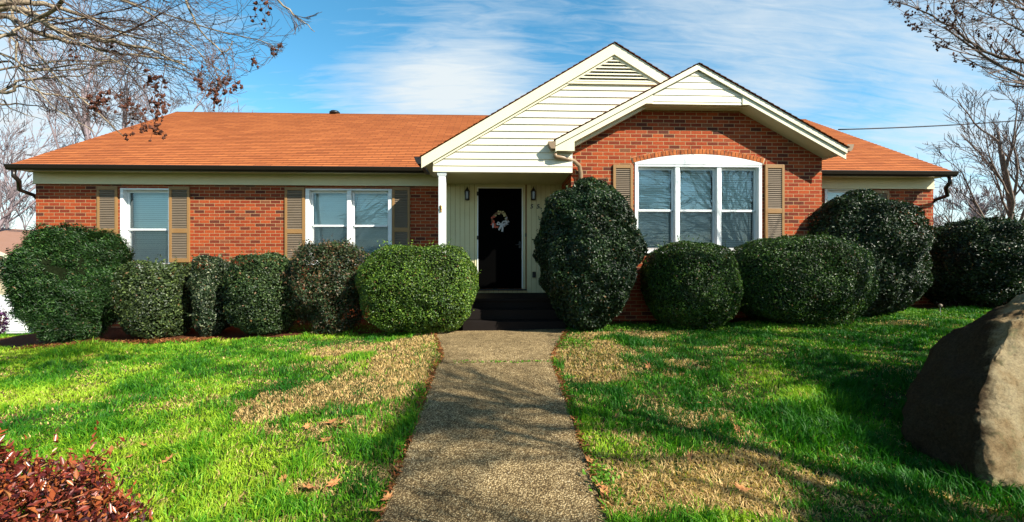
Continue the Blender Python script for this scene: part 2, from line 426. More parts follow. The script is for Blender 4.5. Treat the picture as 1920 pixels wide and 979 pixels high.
# stepped shingle courses
def shingles(name, parent, edge_lo, edge_hi, along, axis_, course=.12):
    """edge_lo/hi: (p_horizontal, z) across the slope; along: function t-> (u0,u1); axis_ 'x' if slope runs in y"""
    (h0,z0), (h1,z1) = edge_lo, edge_hi
    L = math.hypot(h1-h0, z1-z0); n = int(L/course)+1
    vs, fs, uv = [], [], []
    for k in range(n):
        s0, s1 = k*course, min((k+1)*course, L)
        if s1-s0 < .005: continue
        a, b = s0/L, s1/L
        u0a, u1a = along(a); u0b, u1b = along(b)
        N = max(1, int((u1a-u0a)/2))
        nrm = Vector((-(z1-z0), (h1-h0)))/L
        if nrm[1] < 0: nrm = -nrm
        def pt(u, s, lift):
            h = h0+(h1-h0)*s+nrm[0]*lift; z = z0+(z1-z0)*s+nrm[1]*lift
            return (u,h,z) if axis_ == 'x' else (h,u,z)
        i = len(vs)
        for j in range(N+1):
            t = j/N; ua = u0a+(u1a-u0a)*t; ub = u0b+(u1b-u0b)*t
            vs += [pt(ua,a,-.004), pt(ua,a,.011), pt(ub,b,.001)]
            uv += [(ua,s0-.002,0), (ua,s0+.004,0), (ub,s1-.004,0)]
        for j in range(N):
            q = i+3*j; fs += [(q, q+3, q+4, q+1), (q+1, q+4, q+5, q+2)]
    return vs, fs, uv
def build_sh(name, parts, parent):
    vs, fs, uv = [], [], []
    for v, f, u in parts:
        o = len(vs); vs += v; uv += u; fs += [tuple(o+i for i in q) for q in f]
    me = bpy.data.meshes.new(name); me.from_pydata(vs, [], fs); me.update()
    a = me.attributes.new('slope', 'FLOAT_VECTOR', 'POINT'); a.data.foreach_set('vector', np.array(uv, np.float32).ravel())
    return link(name, me, M['shingle'], parent)
EYE = YE+.02
# main roof
roof = build_sh('roof', [
    shingles('', None, (YE, ZE+.012), (YR, ZR+.012), lambda t: (XL-.02, XR+.02), 'x'),
    shingles('', None, (2*YR-YE, ZE+.012), (YR, ZR+.012), lambda t: (XL-.02, XR+.02), 'x')], house)
mb = MB()
mb.tube([(XL-.02,YR,ZR-.02),(0,YR,ZR-.015),(XR+.02,YR,ZR-.02)], .045, 8)
mb.build('ridge_cap', M['shingle'], roof)
mb = MB()   # deck below the shingles with rake boards at the ends
for s in (1,-1):
    ye = YR-s*(YR-YE)
    for x0,x1 in ((XL,XR),):
        p = [(ye,ZE),(YR,ZR),(YR,ZR-.055),(ye,ZE-.055)]
        i = len(mb.v); mb.v += [(x0,y,z) for y,z in p]+[(x1,y,z) for y,z in p]
        mb.f += [(i,i+1,i+2,i+3),(i+7,i+6,i+5,i+4),(i,i+4,i+5,i+1),(i+3,i+2,i+6,i+7),(i,i+3,i+7,i+4)]
mb.build('roof_deck', M['cream'], house)
# eaves: soffit, frieze
def eave(x0, x1, nm):
    mb = MB(); mb.box(x0, x1, YE+.01, YW-.02, 3.3720, 3.3890)
    n = int((x1-x0)/.11)
    for k in range(n): mb.box(x0+k*.11, x0+k*.11+.012, YE+.03, YW-.04, 3.3680, 3.3718)
    mb.build('soffit', M['cream'], house)
    mb = MB(); mb.box(x0+.05 if nm == 'l' else x0, x1 if nm == 'l' else x1-.05, YW-.045, YW+.01, ZFR, 3.3710)
    mb.box(x0+.05 if nm == 'l' else x0, x1 if nm == 'l' else x1-.05, YW-.06, YW-.0452, ZFR, ZFR+.02)
    mb.build('frieze_board', M['cream'], house, bevel=.003)
PXL = X(790, 7.46)          # porch eave at the left
eave(max(WL-.06,XL), PXL+.35, 'l'); eave(BXR+.01, min(WR+.06,XR), 'r')
def gutter_x(x0, x1):
    """k-style gutter running along x"""
    prof = [(YE,3.3390),(YE-.075,3.3390),(YE-.105,3.3740),(YE-.115,3.4040),(YE-.125,3.4320),(YE-.125,3.4440),(YE-.117,3.4440),(YE-.117,3.4340),(YE-.105,3.4090),(YE-.095,3.3790),(YE-.07,3.3490),(YE,3.3490)]
    mb = MB(); i = 0; n = len(prof)
    mb.v += [(x0,y,z) for y,z in prof]+[(x1,y,z) for y,z in prof]
    mb.f += [(k, n+k, n+(k+1)%n, (k+1)%n) for k in range(n)]
    for x in (x0,x1): mb.quad((x,YE,3.3390),(x,YE-.075,3.3390),(x,YE-.105,3.3740),(x,YE-.125,3.4440),(x,YE,3.4440))
    k = x0+.6
    while k < x1: mb.box(k, k+.025, YE-.117, YE, 3.4300, 3.4340); k += .9
    mb.box(x0, x1, YE-.003, YE+.008, 3.3540, 3.4640)
    return mb
gutter_x(XL-.02, PXL-.02).build('gutter', M['gutter'], house)
gutter_x(br.x+.08, XR+.02).build('gutter', M['gutter'], house)
def spout(pts, m, r=.038):
    mb = MB(); mb.tube(pts, r, 8)
    for p in pts[2:-1]: pass
    o = mb.build('downspout', m, house, True); return o
zg = gz(-8.5,8.8)
spout([(XL+.1,YE-.06,3.3390),(XL+.1,YE-.06,3.23),(XL+.13,YE+.0,3.14),(WL-.14,YW-.16,3.0),(WL-.05,YW+.02,2.92),(WL-.04,YW+.12,2.8),(WL-.04,YW+.12,zg)], M['gutter'])
spout([(XR-.1,YE-.06,3.3390),(XR-.1,YE-.06,3.22),(XR-.13,YE+.0,3.12),(WR+.14,YW-.16,2.99),(WR+.05,YW+.02,2.92),(WR+.04,YW+.12,2.8),(WR+.04,YW+.12,.4)], M['gutter'])

# bay roof
YBK = YE+(bap.z-ZE)/PITCH
def gable_roof(nm, ap, zfun, xe0, xe1, yf, yback, zeave, parts=(1,1), cut=None):
    out = []
    for side, xe in ((0,xe0),(1,xe1)):
        if not parts[side]: continue
        ze = zfun(xe)
        yb_e = YE+max(0,(ze-ZE))/PITCH+.25
        out.append(shingles('', None, (xe, ze+.003), (ap.x, ap.z+.003), lambda t: (yf-.03, yb_e+(yback-yb_e)*t), 'y'))
    return build_sh('roof', out, house)
gable_roof('', bap, zbay, bl.x-.02, br.x+.02, YBR, YBK, zbe)
def rake(xe0, xe1, ap, zf, yf, yb, t0, t1, name, m):
    """band between t0 and t1 (vertical) below the roof line"""
    for xe in (xe0, xe1):
        mb = MB()
        mb.prism([(xe,zf(xe)-t0),(ap.x,ap.z-t0),(ap.x,ap.z-t1),(xe,zf(xe)-t1)] if xe < ap.x else [(xe,zf(xe)-t1),(ap.x,ap.z-t1),(ap.x,ap.z-t0),(xe,zf(xe)-t0)], yf, yb)
        mb.build(name, m, house)
rake(bl.x, br.x, bap, zbay, YBR, YBR+.025, .012, .105, 'rake_board', M['trim'])
# lower rake boards only outside the siding triangle
yl = YBR+.028
for s in (-1,1):
    mb = MB()
    xe = bl.x if s < 0 else br.x; xi = xk[0] if s < 0 else xk[1]
    P = [(xe,zbay(xe)-.10),(xi+s*-.12,zbay(xi+s*-.12)-.10),(xi+s*-.12,zbay(xi)-TH_+.0),(xi,zbay(xi)-TH_),(xe+s*-.0,zbay(xe)-TH_+.0)]
    mb.prism(P if s < 0 else P[::-1], yl, yl+.02)
    mb.build('rake_board', M['trim'], house)
# eave return boxes at the bay corners
for s, xe, xw in ((-1,bl.x,BXL),(1,br.x,BXR)):
    zlo = Z(1060,282,YBR); mb = MB()
    P = [(xe,zbay(xe)-.1),(xw,zbay(xw)-TH_),(xw,zlo),(xe,zlo)]
    mb.prism(P if s > 0 else P[::-1], YBR+.05, YB+.0 if s > 0 else 7.5)
    mb.prism(P if s > 0 else P[::-1], YBR+.027, YBR+.0485)
    mb.box(min(xe,xw), max(xe,xw)-(.0 if s<0 else .004), YB+.002 if s > 0 else 7.502, YE, zlo, zlo+.05)
    mb.build('eave_return', M['trim'], house)
# sloped soffit under the bay roof
mb = MB()
for s in (-1,1):
    xe = (BXL if s < 0 else BXR); 
    mb.prism([(xe,zbay(xe)-TH_+.02),(bcx,bap.z-TH_+.02),(bcx,bap.z-TH_),(xe,zbay(xe)-TH_)], YBR+.05, YB+.0)
mb.build('soffit', M['cream'], house)
# siding in courses inside a region given by left and right borders
def laps(zlist, xl, xr, Y, name, m, out=.014):
    mb = MB()
    for z0, z1 in zip(zlist[:-1], zlist[1:]):
        a0,b0,a1,b1 = xl(z0),xr(z0),xl(z1),xr(z1)
        if b0-a0 < .02: continue
        if b1 < a1: a1 = b1 = (a1+b1)/2
        p = [(a0,Y-out,z0),(b0,Y-out,z0),(b1,Y-.002,z1),(a1,Y-.002,z1)]
        mb.quad(*p)
        mb.quad((a0,Y,z0),(b0,Y,z0),(b0,Y-out,z0),(a0,Y-out,z0))
    return mb.build(name, m, house)
zs0 = zsof+.0
laps([zs0, zs0+.045]+[zs0+.045+.115*k for k in range(1,8)], lambda z: bcx-(bap.z-.09-z)/pb, lambda z: bcx+(bap.z-.09-z)/pb, YBR+.055, 'gable_siding', M['siding'])
mb = MB(); mb.box(xk[0]-.02, xk[1]+.02, YBR+.045, YB+.02, zsof-.002, zsof+.02)
for k in range(3): mb.box(xk[0]+.02, xk[1]-.02, YBR+.1+.11*k, YBR+.108+.11*k, zsof-.006, zsof-.0022)
mb.build('soffit', M['cream'], house)
# bay gutters along y
def gutter_y(x, s, z, y0, y1, m):
    prof = [(0,-.11),(.07,-.11),(.10,-.07),(.11,-.03),(.125,0),(.125,.012),(.117,.012),(.115,0),(.1,-.03),(.09,-.065),(.065,-.1),(0,-.1)]
    mb = MB(); n = len(prof)
    mb.v += [(x+s*a,y0,z+b) for a,b in prof]+[(x+s*a,y1,z+b) for a,b in prof]
    mb.f += [(k,n+k,n+(k+1)%n,(k+1)%n) for k in range(n)]
    for y in (y0,y1): mb.quad((x,y,z-.11),(x+s*.07,y,z-.11),(x+s*.1,y,z-.07),(x+s*.125,y,z+.012),(x,y,z+.012))
    return mb.build('gutter', m, house)
gutter_y(bl.x-.003, -1, zbe-.0, YBR+.005, 7.50, M['spout']); gutter_y(br.x+.003, 1, zbe-.0, YBR+.005, YE, M['spout'])
_w = [W(1040,288,7.42), W(1042,294,7.44), W(1056,296,7.48), W(1076,302,7.57), W(1086,311,7.63), W(1089,325,7.66)]
spout(_w+[Vector((_w[-1].x, 7.665, .55))], M['spout'], .04)

# porch roof
YPR = 7.46; YPS = 7.53
pap = W(1152,80,YPR); plc = W(790,293,YPR); pp = (pap.z-plc.z)/(pap.x-plc.x)
def zpor(x): return pap.z-pp*abs(x-pap.x)
pXR = 3.35
for q in range(1):
    YPK = YE+(pap.z-ZE)/PITCH
    pt = []
    yb_e = YE+max(0,(plc.z-ZE))/PITCH+.15
    pt.append(shingles('', None, (plc.x-.02, zpor(plc.x-.02)+.003), (pap.x, pap.z+.003), lambda t: (YPR-.03, yb_e+(YPK-yb_e)*t), 'y'))
    zr_ = zpor(pXR); ybr = YE+(zr_-ZE)/PITCH
    pt.append(shingles('', None, (pXR, zr_+.003), (pap.x, pap.z+.003), lambda t: (YPR-.03, ybr+.1+(YPK-ybr-.1)*t), 'y'))
    build_sh('roof', pt, house)
xcut = bcx-(bap.z-zpor(bcx)+0)/1; 
# meeting point of porch and bay slopes
xm = (bap.z-pb*bcx-pap.z-pp*pap.x)/(-pp-pb)
for xe in (plc.x, xm+.02):
    mb = MB()
    P = [(xe,zpor(xe)-.012),(pap.x,pap.z-.012),(pap.x,pap.z-TH_),(xe,zpor(xe)-TH_)]
    mb.prism(P if xe < pap.x else P[::-1], YPR, YPR+.03)
    P = [(xe,zpor(xe)-TH_+.04),(pap.x,pap.z-TH_+.04),(pap.x,pap.z-TH_-.045),(xe,zpor(xe)-TH_-.045)]
    if xe < pap.x: P[0] = (xe+.2,zpor(xe+.2)-TH_+.04); P[3] = (xe+.2,zpor(xe+.2)-TH_-.045)
    mb.prism(P if xe < pap.x else P[::-1], YPR+.033, YPR+.05)
    mb.build('rake_board', M['trim'], house)
PSL = X(812, YPS)
mb = MB()
zlo = Z(790,304,YPR)
P = [(plc.x,zpor(plc.x)-.05),(PSL,zpor(PSL)-.05),(PSL,zlo),(plc.x,zlo)]
mb.prism(P[::-1], YPR+.0315, YPS+.02); mb.box(plc.x, PSL, YPS+.022, YW, zlo, zlo+.03)
mb.box(plc.x-.001, plc.x+.02, YPR+.002, YE, zlo+.031, zpor(plc.x)-.02)
mb.build('eave_return', M['trim'], house)
gutter_y(plc.x-.003, -1, zpor(plc.x)-.02, YPR+.01, YE-.13, M['gutter'])
ZBM = Z(900, 323, YPS)
zvent = Z(1150, 157, YPS)
def xlP(z): return max(PSL, pap.x-(pap.z-TH_-z)/pp)
def xrP(z):
    zb_side = BXL-.012
    xb = bcx-(bap.z-z)/pb              # bay roof surface on the left slope
    xr = pap.x+(pap.z-TH_-z)/pp
    if z < zbe-.02: xb = zb_side
    return min(xr, xb) if z > zbe-.02 else xb
n = 14; pitchz = (zvent-ZBM-.11)/12
zl = [ZBM+.11+pitchz*k for k in range(13)]
# subdivide rows where borders bend
laps(zl, xlP, xrP, YPS, 'gable_siding', M['siding'], .02)
laps([ZBM, ZBM+.11], lambda z: PSL, lambda z: BXL-.012, YPS-.004, 'porch_beam', M['siding'], .012)
mb = MB()   # backing so nothing shows between courses
mb.prism([(PSL,ZBM),(BXL-.015,ZBM),(BXL-.015,zbe-.05),(xm,zpor(xm)-.25),(pap.x,pap.z-TH_-.01),(PSL,zpor(PSL)-TH_)], YPS+.002, YPS+.1)
mb.build('gable_backing', M['trim'], house)
# triangular louvre vent
gv = MB(); zt = pap.z-TH_-.07; nl = 7
hs = (zt-zvent)/nl
for k in range(nl):
    z0 = zvent+.02+hs*k; z1 = z0+hs*.86
    w0 = (pap.z-TH_-.05-z0)/pp; w1 = max(.01,(pap.z-TH_-.05-z1)/pp)
    cutx = lambda x, z: min(x, bcx-(bap.z-z)/pb-.02)
    gv.quad((pap.x-w0,YPS-.05,z0),(cutx(pap.x+w0,z0),YPS-.05,z0),(cutx(pap.x+w1,z1),YPS-.005,z1),(pap.x-w1,YPS-.005,z1))
    gv.quad((pap.x-w0,YPS-.05,z0),(pap.x-w0,YPS-.035,z0-.004),(cutx(pap.x+w0,z0),YPS-.035,z0-.004),(cutx(pap.x+w0,z0),YPS-.05,z0))
vent = gv.build('gable_vent', M['siding'], house)
mb = MB(); mb.prism([(pap.x-(pap.z-TH_-zvent)/pp+.05,zvent),(min(pap.x+(pap.z-TH_-zvent)/pp, bcx-(bap.z-zvent)/pb)-.03,zvent),(pap.x,pap.z-TH_-.02)], YPS-.003, YPS+.0)
mb.build('vent_backing', M['dark'], vent)
mb = MB(); mb.box(xlP(zvent)-.02, xrP(zvent)-.0, YPS-.045, YPS-.004, zvent-.025, zvent+.012)
mb.build('vent_sill', M['trim'], vent)
# porch ceiling, beam sides
mb = MB(); mb.box(PSL+.01, BXL-.01, YPS+.102, YW+.02, ZBM+.03, ZBM+.06)
k = PSL+.1
yy = YPS+.2
while yy < YW-.05: mb.box(PSL+.02, BXL-.02, yy, yy+.008, ZBM+.025, ZBM+.0298); yy += .1
mb.build('porch_ceiling', M['doorwall'], house)
mb = MB(); mb.box(PSL, PSL+.1, YPS+.102, YW-.06, ZBM, 3.36); mb.build('porch_beam', M['trim'], house, bevel=.003)
# small white trim on the bay corner
mb = MB(); mb.box(BXL-.02, BXL-.0125, YPS-.012, YPS+.1, ZBM-.0, zbe-.1); mb.build('corner_trim', M['white'], house)

# door wall with upright grooves
ZFL = Z(940, 549, YW)
dx0, dx1 = X(897,YW), X(978,YW); dz0, dz1 = Z(937,540,YW), Z(937,354,YW)
mb = MB(); x = XDL
tx0, tx1 = dx0-.075, dx1+.075
while x < XDR:
    x2 = min(x+.093, XDR)
    if x2 <= tx0 or x >= tx1: mb.box(x, x2, YW-.02, YW+.05, ZFL, ZBM+.03)
    else: mb.box(x, x2, YW-.02, YW+.05, ZFL, dz0-.03)
    x += .099
mb.build('door_wall', M['doorwall'], house)
mb = MB(); mb.box(XDL, XDR, YW+.01, YW+.06, ZFL-.2, dz0-.02); mb.box(XDL, tx0+.03, YW+.0,YW+.055, dz0-.019, ZBM+.03); mb.box(tx1-.03, XDR, YW+.0, YW+.055, dz0-.019, ZBM+.03); mb.box(tx0+.031,tx1-.031,YW+.0,YW+.055,dz1+.06,ZBM+.03)
mb.build('groove_backing', M['shutframe'], house)
mb = MB(); mb.box(tx0, tx1, YW-.03, YW-.0205, dz1+.07, ZBM+.03); mb.build('header_panel', M['doorwall'], house)
door = MB().box(dx0, dx1, YW-.03, YW+.01, dz0, dz1).build('storm_door', M['doorblack'], house, bevel=.004)
fr = MB()
fr.box(dx0-.075, dx0-.002, YW-.035, YW+.02, dz0-.02, dz1+.075); fr.box(dx1+.002, dx1+.075, YW-.035, YW+.02, dz0-.02, dz1+.075)
fr.box(dx0-.0018, dx1+.0018, YW-.036, YW+.02, dz1+.002, dz1+.074)
fr.build('door_frame', M['doorwall'], house, bevel=.004)
st = MB(); st.box(dx0-.022, dx0-.003, YW-.05, YW-.036, dz0, dz1+.02); st.box(dx1+.003, dx1+.022, YW-.05, YW-.036, dz0, dz1+.02); st.box(dx0-.0025, dx1+.0025, YW-.05, YW-.0365, dz1+.003, dz1+.02)
st.build('door_trim', M['white'], door)
MB().box(dx0-.1, dx1+.1, YW-.12, YW-.0205, dz0-.045, dz0-.0205).build('threshold', M['black'], house, bevel=.004)
for py in (364,446,515):
    MB().box(dx0-.03, dx0-.0, YW-.062, YW-.051, Z(897,py,YW)-.04, Z(897,py,YW)+.04).build('hinge', M['black'], door)
mb = MB(); zh = Z(978,459,YW); mb.tube([(dx1-.04,YW-.03,zh),(dx1-.04,YW-.075,zh)], .014, 8); mb.tube([(dx1-.04,YW-.075,zh),(dx1-.13,YW-.08,zh-.005)], .01, 8)
mb.box(dx1-.06, dx1-.02, YW-.036, YW-.031, zh-.07, zh+.07); mb.build('door_handle', M['black'], door)
mb = MB(); a = W(981,441,YW); mb.box(a.x-.012+.05, a.x+.014+.05, YW-.05, YW-.0365, a.z-.035, a.z+.035); mb.build('doorbell', M['black'], house)
mb = MB(); a = W(1001,515,YW); mb.box(a.x-.035, a.x+.035, YW-.055, YW-.021, a.z-.06, a.z+.06); mb.build('outlet_cover', M['black'], house, bevel=.006)
for px in (876, 1000):
    a = W(px,364,YW-.1); cx, cy, zc = a.x, YW-.11, a.z
    l = MB(); l.lathe([(.0,zc+.165),(.012,zc+.13),(.028,zc+.10),(.05,zc+.065),(.058,zc+.055),(.058,zc+.045),(.0,zc+.045)], cx, cy, 6)
    for j in range(6):
        t = 2*math.pi*j/6; l.tube([(cx+.05*math.cos(t),cy+.05*math.sin(t),zc+.05),(cx+.043*math.cos(t),cy+.043*math.sin(t),zc-.1)], .005, 4)
    l.lathe([(.0,zc-.1),(.05,zc-.1),(.05,zc-.115),(.03,zc-.13),(.0,zc-.135)], cx, cy, 6)
    l.box(cx-.035, cx+.035, YW-.033, YW-.021, zc-.08, zc+.08); l.tube([(cx,YW-.03,zc+.02),(cx,YW-.09,zc+.09)], .009, 6)
    lo = l.build('wall_lantern', M['black'], house)
    MB().lathe([(.042,zc-.098),(.048,zc+.044)], cx, cy, 6).build('lantern_glass', M['lglass'], lo)
    MB().lathe([(.0,zc-.0),(.012,zc-.02),(.014,zc-.06),(.008,zc-.09)], cx, cy, 8).build('bulb', M['white'], lo, True)
for px in (996.5, 1008.5):
    a = W(px, 387.5, YW-.025)
    c = bpy.data.curves.new('digit', 'FONT'); c.body = '5'; c.size = .125; c.extrude = .006; c.align_x = 'CENTER'; c.align_y = 'CENTER'; c.shear = .15; c.offset = .002
    t_ = bpy.data.objects.new('tmp', c); COL.objects.link(t_); bpy.context.view_layer.update()
    me = bpy.data.meshes.new_from_object(t_.evaluated_get(bpy.context.evaluated_depsgraph_get())); bpy.data.objects.remove(t_)
    co = np.zeros(len(me.vertices)*3, np.float32); me.vertices.foreach_get('co', co); co = co.reshape(-1,3)
    co = np.stack([co[:,0]+a.x, -co[:,2]+YW-.03, co[:,1]+a.z], 1); me.vertices.foreach_set('co', co.ravel()); me.materials.clear()
    link('house_number', me, M['black'], house)

# porch post
pc = W(829.5, 400, 7.62); px0, px1 = pc.x-.062, pc.x+.062
ZP = ZFL-.0
post = MB(); post.box(px0, px1, 7.558, 7.682, ZP, ZBM-.02)
for k in range(5): post.box(px0+.012+.022*k, px0+.024+.022*k, 7.553, 7.5576, ZP+.15, ZBM-.07)
post.box(px0-.02, px1+.02, 7.538, 7.702, ZBM-.045, ZBM-.001); post.box(px0-.01, px1+.01, 7.548, 7.692, ZBM-.065, ZBM-.0455); post.box(px0-.02, px1+.02, 7.538, 7.702, ZP, ZP+.1)
post = post.build('porch_post', M['white'], house, bevel=.004)
zf = Z(827,392,7.55); mb = MB(); cxp = pc.x-.02
mb.box(cxp-.02, cxp+.02, 7.545, 7.5525, zf-.055, zf+.055); mb.tube([(cxp,7.55,zf-.01),(cxp,7.49,zf+.05)], [.014,.016], 10); mb.tube([(cxp,7.55,zf-.04),(cxp+.012,7.53,zf-.04)], .01, 8)
mb.build('flag_bracket', M['brass'], post)
# porch floor and steps
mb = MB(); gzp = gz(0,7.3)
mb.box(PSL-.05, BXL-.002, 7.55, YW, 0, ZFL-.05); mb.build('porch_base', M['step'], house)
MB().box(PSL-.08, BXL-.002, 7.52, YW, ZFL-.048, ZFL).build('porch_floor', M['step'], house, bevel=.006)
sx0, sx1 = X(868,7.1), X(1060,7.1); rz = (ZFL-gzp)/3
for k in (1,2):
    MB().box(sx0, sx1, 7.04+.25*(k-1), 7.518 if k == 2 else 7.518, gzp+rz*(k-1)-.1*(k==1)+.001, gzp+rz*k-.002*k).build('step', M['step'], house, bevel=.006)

# windows
def window(op, Y, rec, units, rail_py, pxc, head=.05, side=.055, screens=None):
    x0,x1,z0,z1 = op; yb = Y+rec
    w = MB()
    w.box(x0+.001, x0+side, Y-.014, yb, z0, z1-.001); w.box(x1-side, x1-.001, Y-.014, yb, z0, z1-.001)
    w.box(x0+side+.001, x1-side-.001, Y-.012, yb, z1-head, z1-.002); w.box(x0-.01, x1+.01, Y-.04, yb-.0, z0-.05, z0-.001)
    frame = w.build('window', M['white'], house, bevel=.003)
    a, b = x0+side, x1-side; n = units; mull = .085; uw = ((b-a)-mull*(n-1))/n
    zr = Z(pxc, rail_py, yb)
    for k in range(n):
        ua = a+k*(uw+mull); ub = ua+uw
        if k: MB().box(ua-mull+.001, ua-.001, Y+.0, yb+.02, z0, z1-head-.001).build('mullion', M['white'], frame, bevel=.006)
        s = MB(); sw = .04; zt_ = z1-head-.002; zb_ = z0+.002
        # upper sash (outer)
        ya = yb-.05
        s.box(ua+.001, ua+sw, ya, ya+.03, zr, zt_); s.box(ub-sw, ub-.001, ya, ya+.03, zr, zt_); s.box(ua+sw, ub-sw, ya+.001, ya+.029, zt_-.045, zt_); s.box(ua+sw, ub-sw, ya-.008, ya+.03, zr-.018, zr+.02)
        # lower sash (inner)
        yc = ya+.032
        s.box(ua+.001, ua+sw, yc, yc+.03, zb_, zr); s.box(ub-sw, ub-.001, yc, yc+.03, zb_, zr); s.box(ua+sw, ub-sw, yc+.001, yc+.029, zb_, zb_+.05)
        s.box(ua+sw, ub-sw, yc+.001, yc+.029, zr-.03, zr-.0185)
        s.build('sash', M['white'], frame, bevel=.003)
        g = MB(); g.quad((ua+sw,ya+.015,zr+.02),(ub-sw,ya+.015,zr+.02),(ub-sw,ya+.015,zt_-.045),(ua+sw,ya+.015,zt_-.045))
        g.quad((ua+sw,yc+.015,zb_+.05),(ub-sw,yc+.015,zb_+.05),(ub-sw,yc+.015,zr-.03),(ua+sw,yc+.015,zr-.03))
        g.build('pane', M['glass'], frame)
        if screens and screens[k]:
            g = MB(); g.quad((ua+sw,ya+.005,zb_+.05),(ub-sw,ya+.005,zb_+.05),(ub-sw,ya+.005,zr-.0185),(ua+sw,ya+.005,zr-.0185))
            g.build('insect_screen', M['screen'], frame)
        bl_ = MB(); z = zb_+.03; yq = yb+.09; rnd = random.Random(k+units)
        while z < zt_:
            tl = .034
            dz = .002*rnd.uniform(-1,1)
            bl_.quad((ua+.01,yq-.006,z+dz),(ub-.01,yq-.006,z+dz*.4),(ub-.01,yq+.005,z+tl+.006),(ua+.01,yq+.005,z+tl+.006)); z += .042
        for xc in (ua+.12, ub-.12): bl_.tube([(xc,yq-.015,zb_),(xc,yq-.015,zt_)], .0015, 4)
        bl_.build('blind', M['blind'], frame)
    mb = MB(); mb.quad((x0-.1,yb+.35,z0-.1),(x1+.1,yb+.35,z0-.1),(x1+.1,yb+.35,z1+.1),(x0-.1,yb+.35,z1+.1))
    for xx in (x0-.05, x1+.05): mb.quad((xx,yb+.02,z0-.1),(xx,yb+.35,z0-.1),(xx,yb+.35,z1+.1),(xx,yb+.02,z1+.1))
    mb.build('dark_room', M['dark'], frame)
    return frame
window(OP['A'], YW, .14, 1, 431, 280, .035, .06, [1])
window(OP['B'], YW, .14, 2, 424, 650, .035, .075, [1,1])
window(OP['D'], YW, .14, 1, 424, 1590, .035, .06, [1])
wc = window(opC, YB, .12, 3, 396, 1310, .07, .06, [1,1,1])
# curved white panel and brick arch over the wide window
zsp = opC[3]; rise = Z(1310,290,YB)-zsp; half = (opC[1]-opC[0])/2; cxw = (opC[0]+opC[1])/2
Rr = (half*half+rise*rise)/(2*rise); zc0 = zsp+rise-Rr; am = math.asin(half/Rr)
mb = MB(); arc = [(cxw+Rr*math.sin(a), zc0+Rr*math.cos(a)) for a in np.linspace(am,-am,25)]
mb.prism([(opC[0],zsp-.03)]+[(opC[1],zsp-.03)]+arc[0:], YB-.02, YB-.0005)
mb.build('arch_panel', M['white'], wc)
mb = MB(); N = 36
for k in range(N):
    a0 = -am*1.02+2.04*am*k/N; a1 = a0+2.04*am/N*.84; r0, r1 = Rr+.006, Rr+.1+random.uniform(-.002,.002)
    mb.prism([(cxw+r0*math.sin(a0),zc0+r0*math.cos(a0)),(cxw+r0*math.sin(a1),zc0+r0*math.cos(a1)),(cxw+r1*math.sin(a1),zc0+r1*math.cos(a1)),(cxw+r1*math.sin(a0),zc0+r1*math.cos(a0))], YB-.018-random.uniform(0,.003), YB-.001)
archm = mat('arch_brick', (.45,.14,.05), .85, .15); t = NT(archm); p = t.pos(); n_ = t.noise(p, 9, 5, .7)
t.l(t.ramp(n_.outputs['Fac'], [(.35,(.20,.05,.02)), (.6,(.46,.14,.04))]).outputs[0], t.b.inputs['Base Color'])
mb.build('brick_arch', archm, house, bevel=.003)
mb = MB(); arc2 = [(cxw+(Rr+.103)*math.sin(a), zc0+(Rr+.103)*math.cos(a)) for a in np.linspace(am*1.03,-am*1.03,25)]+[(cxw+(Rr+.003)*math.sin(a), zc0+(Rr+.003)*math.cos(a)) for a in np.linspace(-am*1.03,am*1.03,25)]
n2 = len(arc2)//2
for k in range(24): mb.prism([arc2[k],arc2[k+1],arc2[2*n2-2-k],arc2[2*n2-1-k]], YB-.010, YB-.0006)
mb.build('arch_mortar', weathered('mortar', (.52,.36,.2)), house)

# shutters
def shutter(pxa, pxb, pyt, pyb, Y, rail_py):
    x0, x1 = X(pxa,Y), X(pxb,Y); pc_ = (pxa+pxb)/2; z0, z1 = Z(pc_,pyb,Y), Z(pc_,pyt,Y); zr = Z(pc_,rail_py,Y)
    w = .048; y0 = Y-.035; y1 = Y-.002
    f = MB(); f.box(x0, x0+w, y0, y1, z0, z1); f.box(x1-w, x1, y0, y1, z0, z1)
    f.box(x0+w, x1-w, y0+.001, y1, z1-.07, z1-.001); f.box(x0+w, x1-w, y0+.001, y1, zr-.045, zr+.045); f.box(x0+w, x1-w, y0+.001, y1, z0+.001, z0+.08)
    o = f.build('shutter', M['shutframe'], house, bevel=.003)
    l = MB()
    for a, b in ((z0+.08,zr-.045),(zr+.045,z1-.07)):
        n = int((b-a)/.034)
        for k in range(n):
            z = a+(b-a)*k/n
            l.quad((x0+w,y0+.004,z+.004),(x1-w,y0+.004,z+.004),(x1-w,y1-.006,z+.034),(x0+w,y1-.006,z+.034))
            l.quad((x0+w,y0+.004,z+.004),(x0+w,y0+.008,z-.002),(x1-w,y0+.008,z-.002),(x1-w,y0+.004,z+.004))
    l.build('louvers', M['louver'], o)
    return o
shutter(184,222,350,492,YW,433); shutter(319,357,350,492,YW,433)
shutter(535,572,351,492,YW,434); shutter(736,769,351,492,YW,431)
shutter(1635,1665,357,480,YW,430); 
shutter(1149,1186,309,470,YB,400); shutter(1433,1469,309,470,YB,396)
# gable end siding is brick wall; roof vent
a = W(626,212,YR-.02); mb = MB()
mb.lathe([(.09,ZR-.2),(.09,ZR+.03),(.15,ZR+.03),(.15,ZR+.075),(.11,ZR+.11),(.0,ZR+.12)], a.x, YR+.05, 14); mb.build('roof_vent', M['black'], house, True)

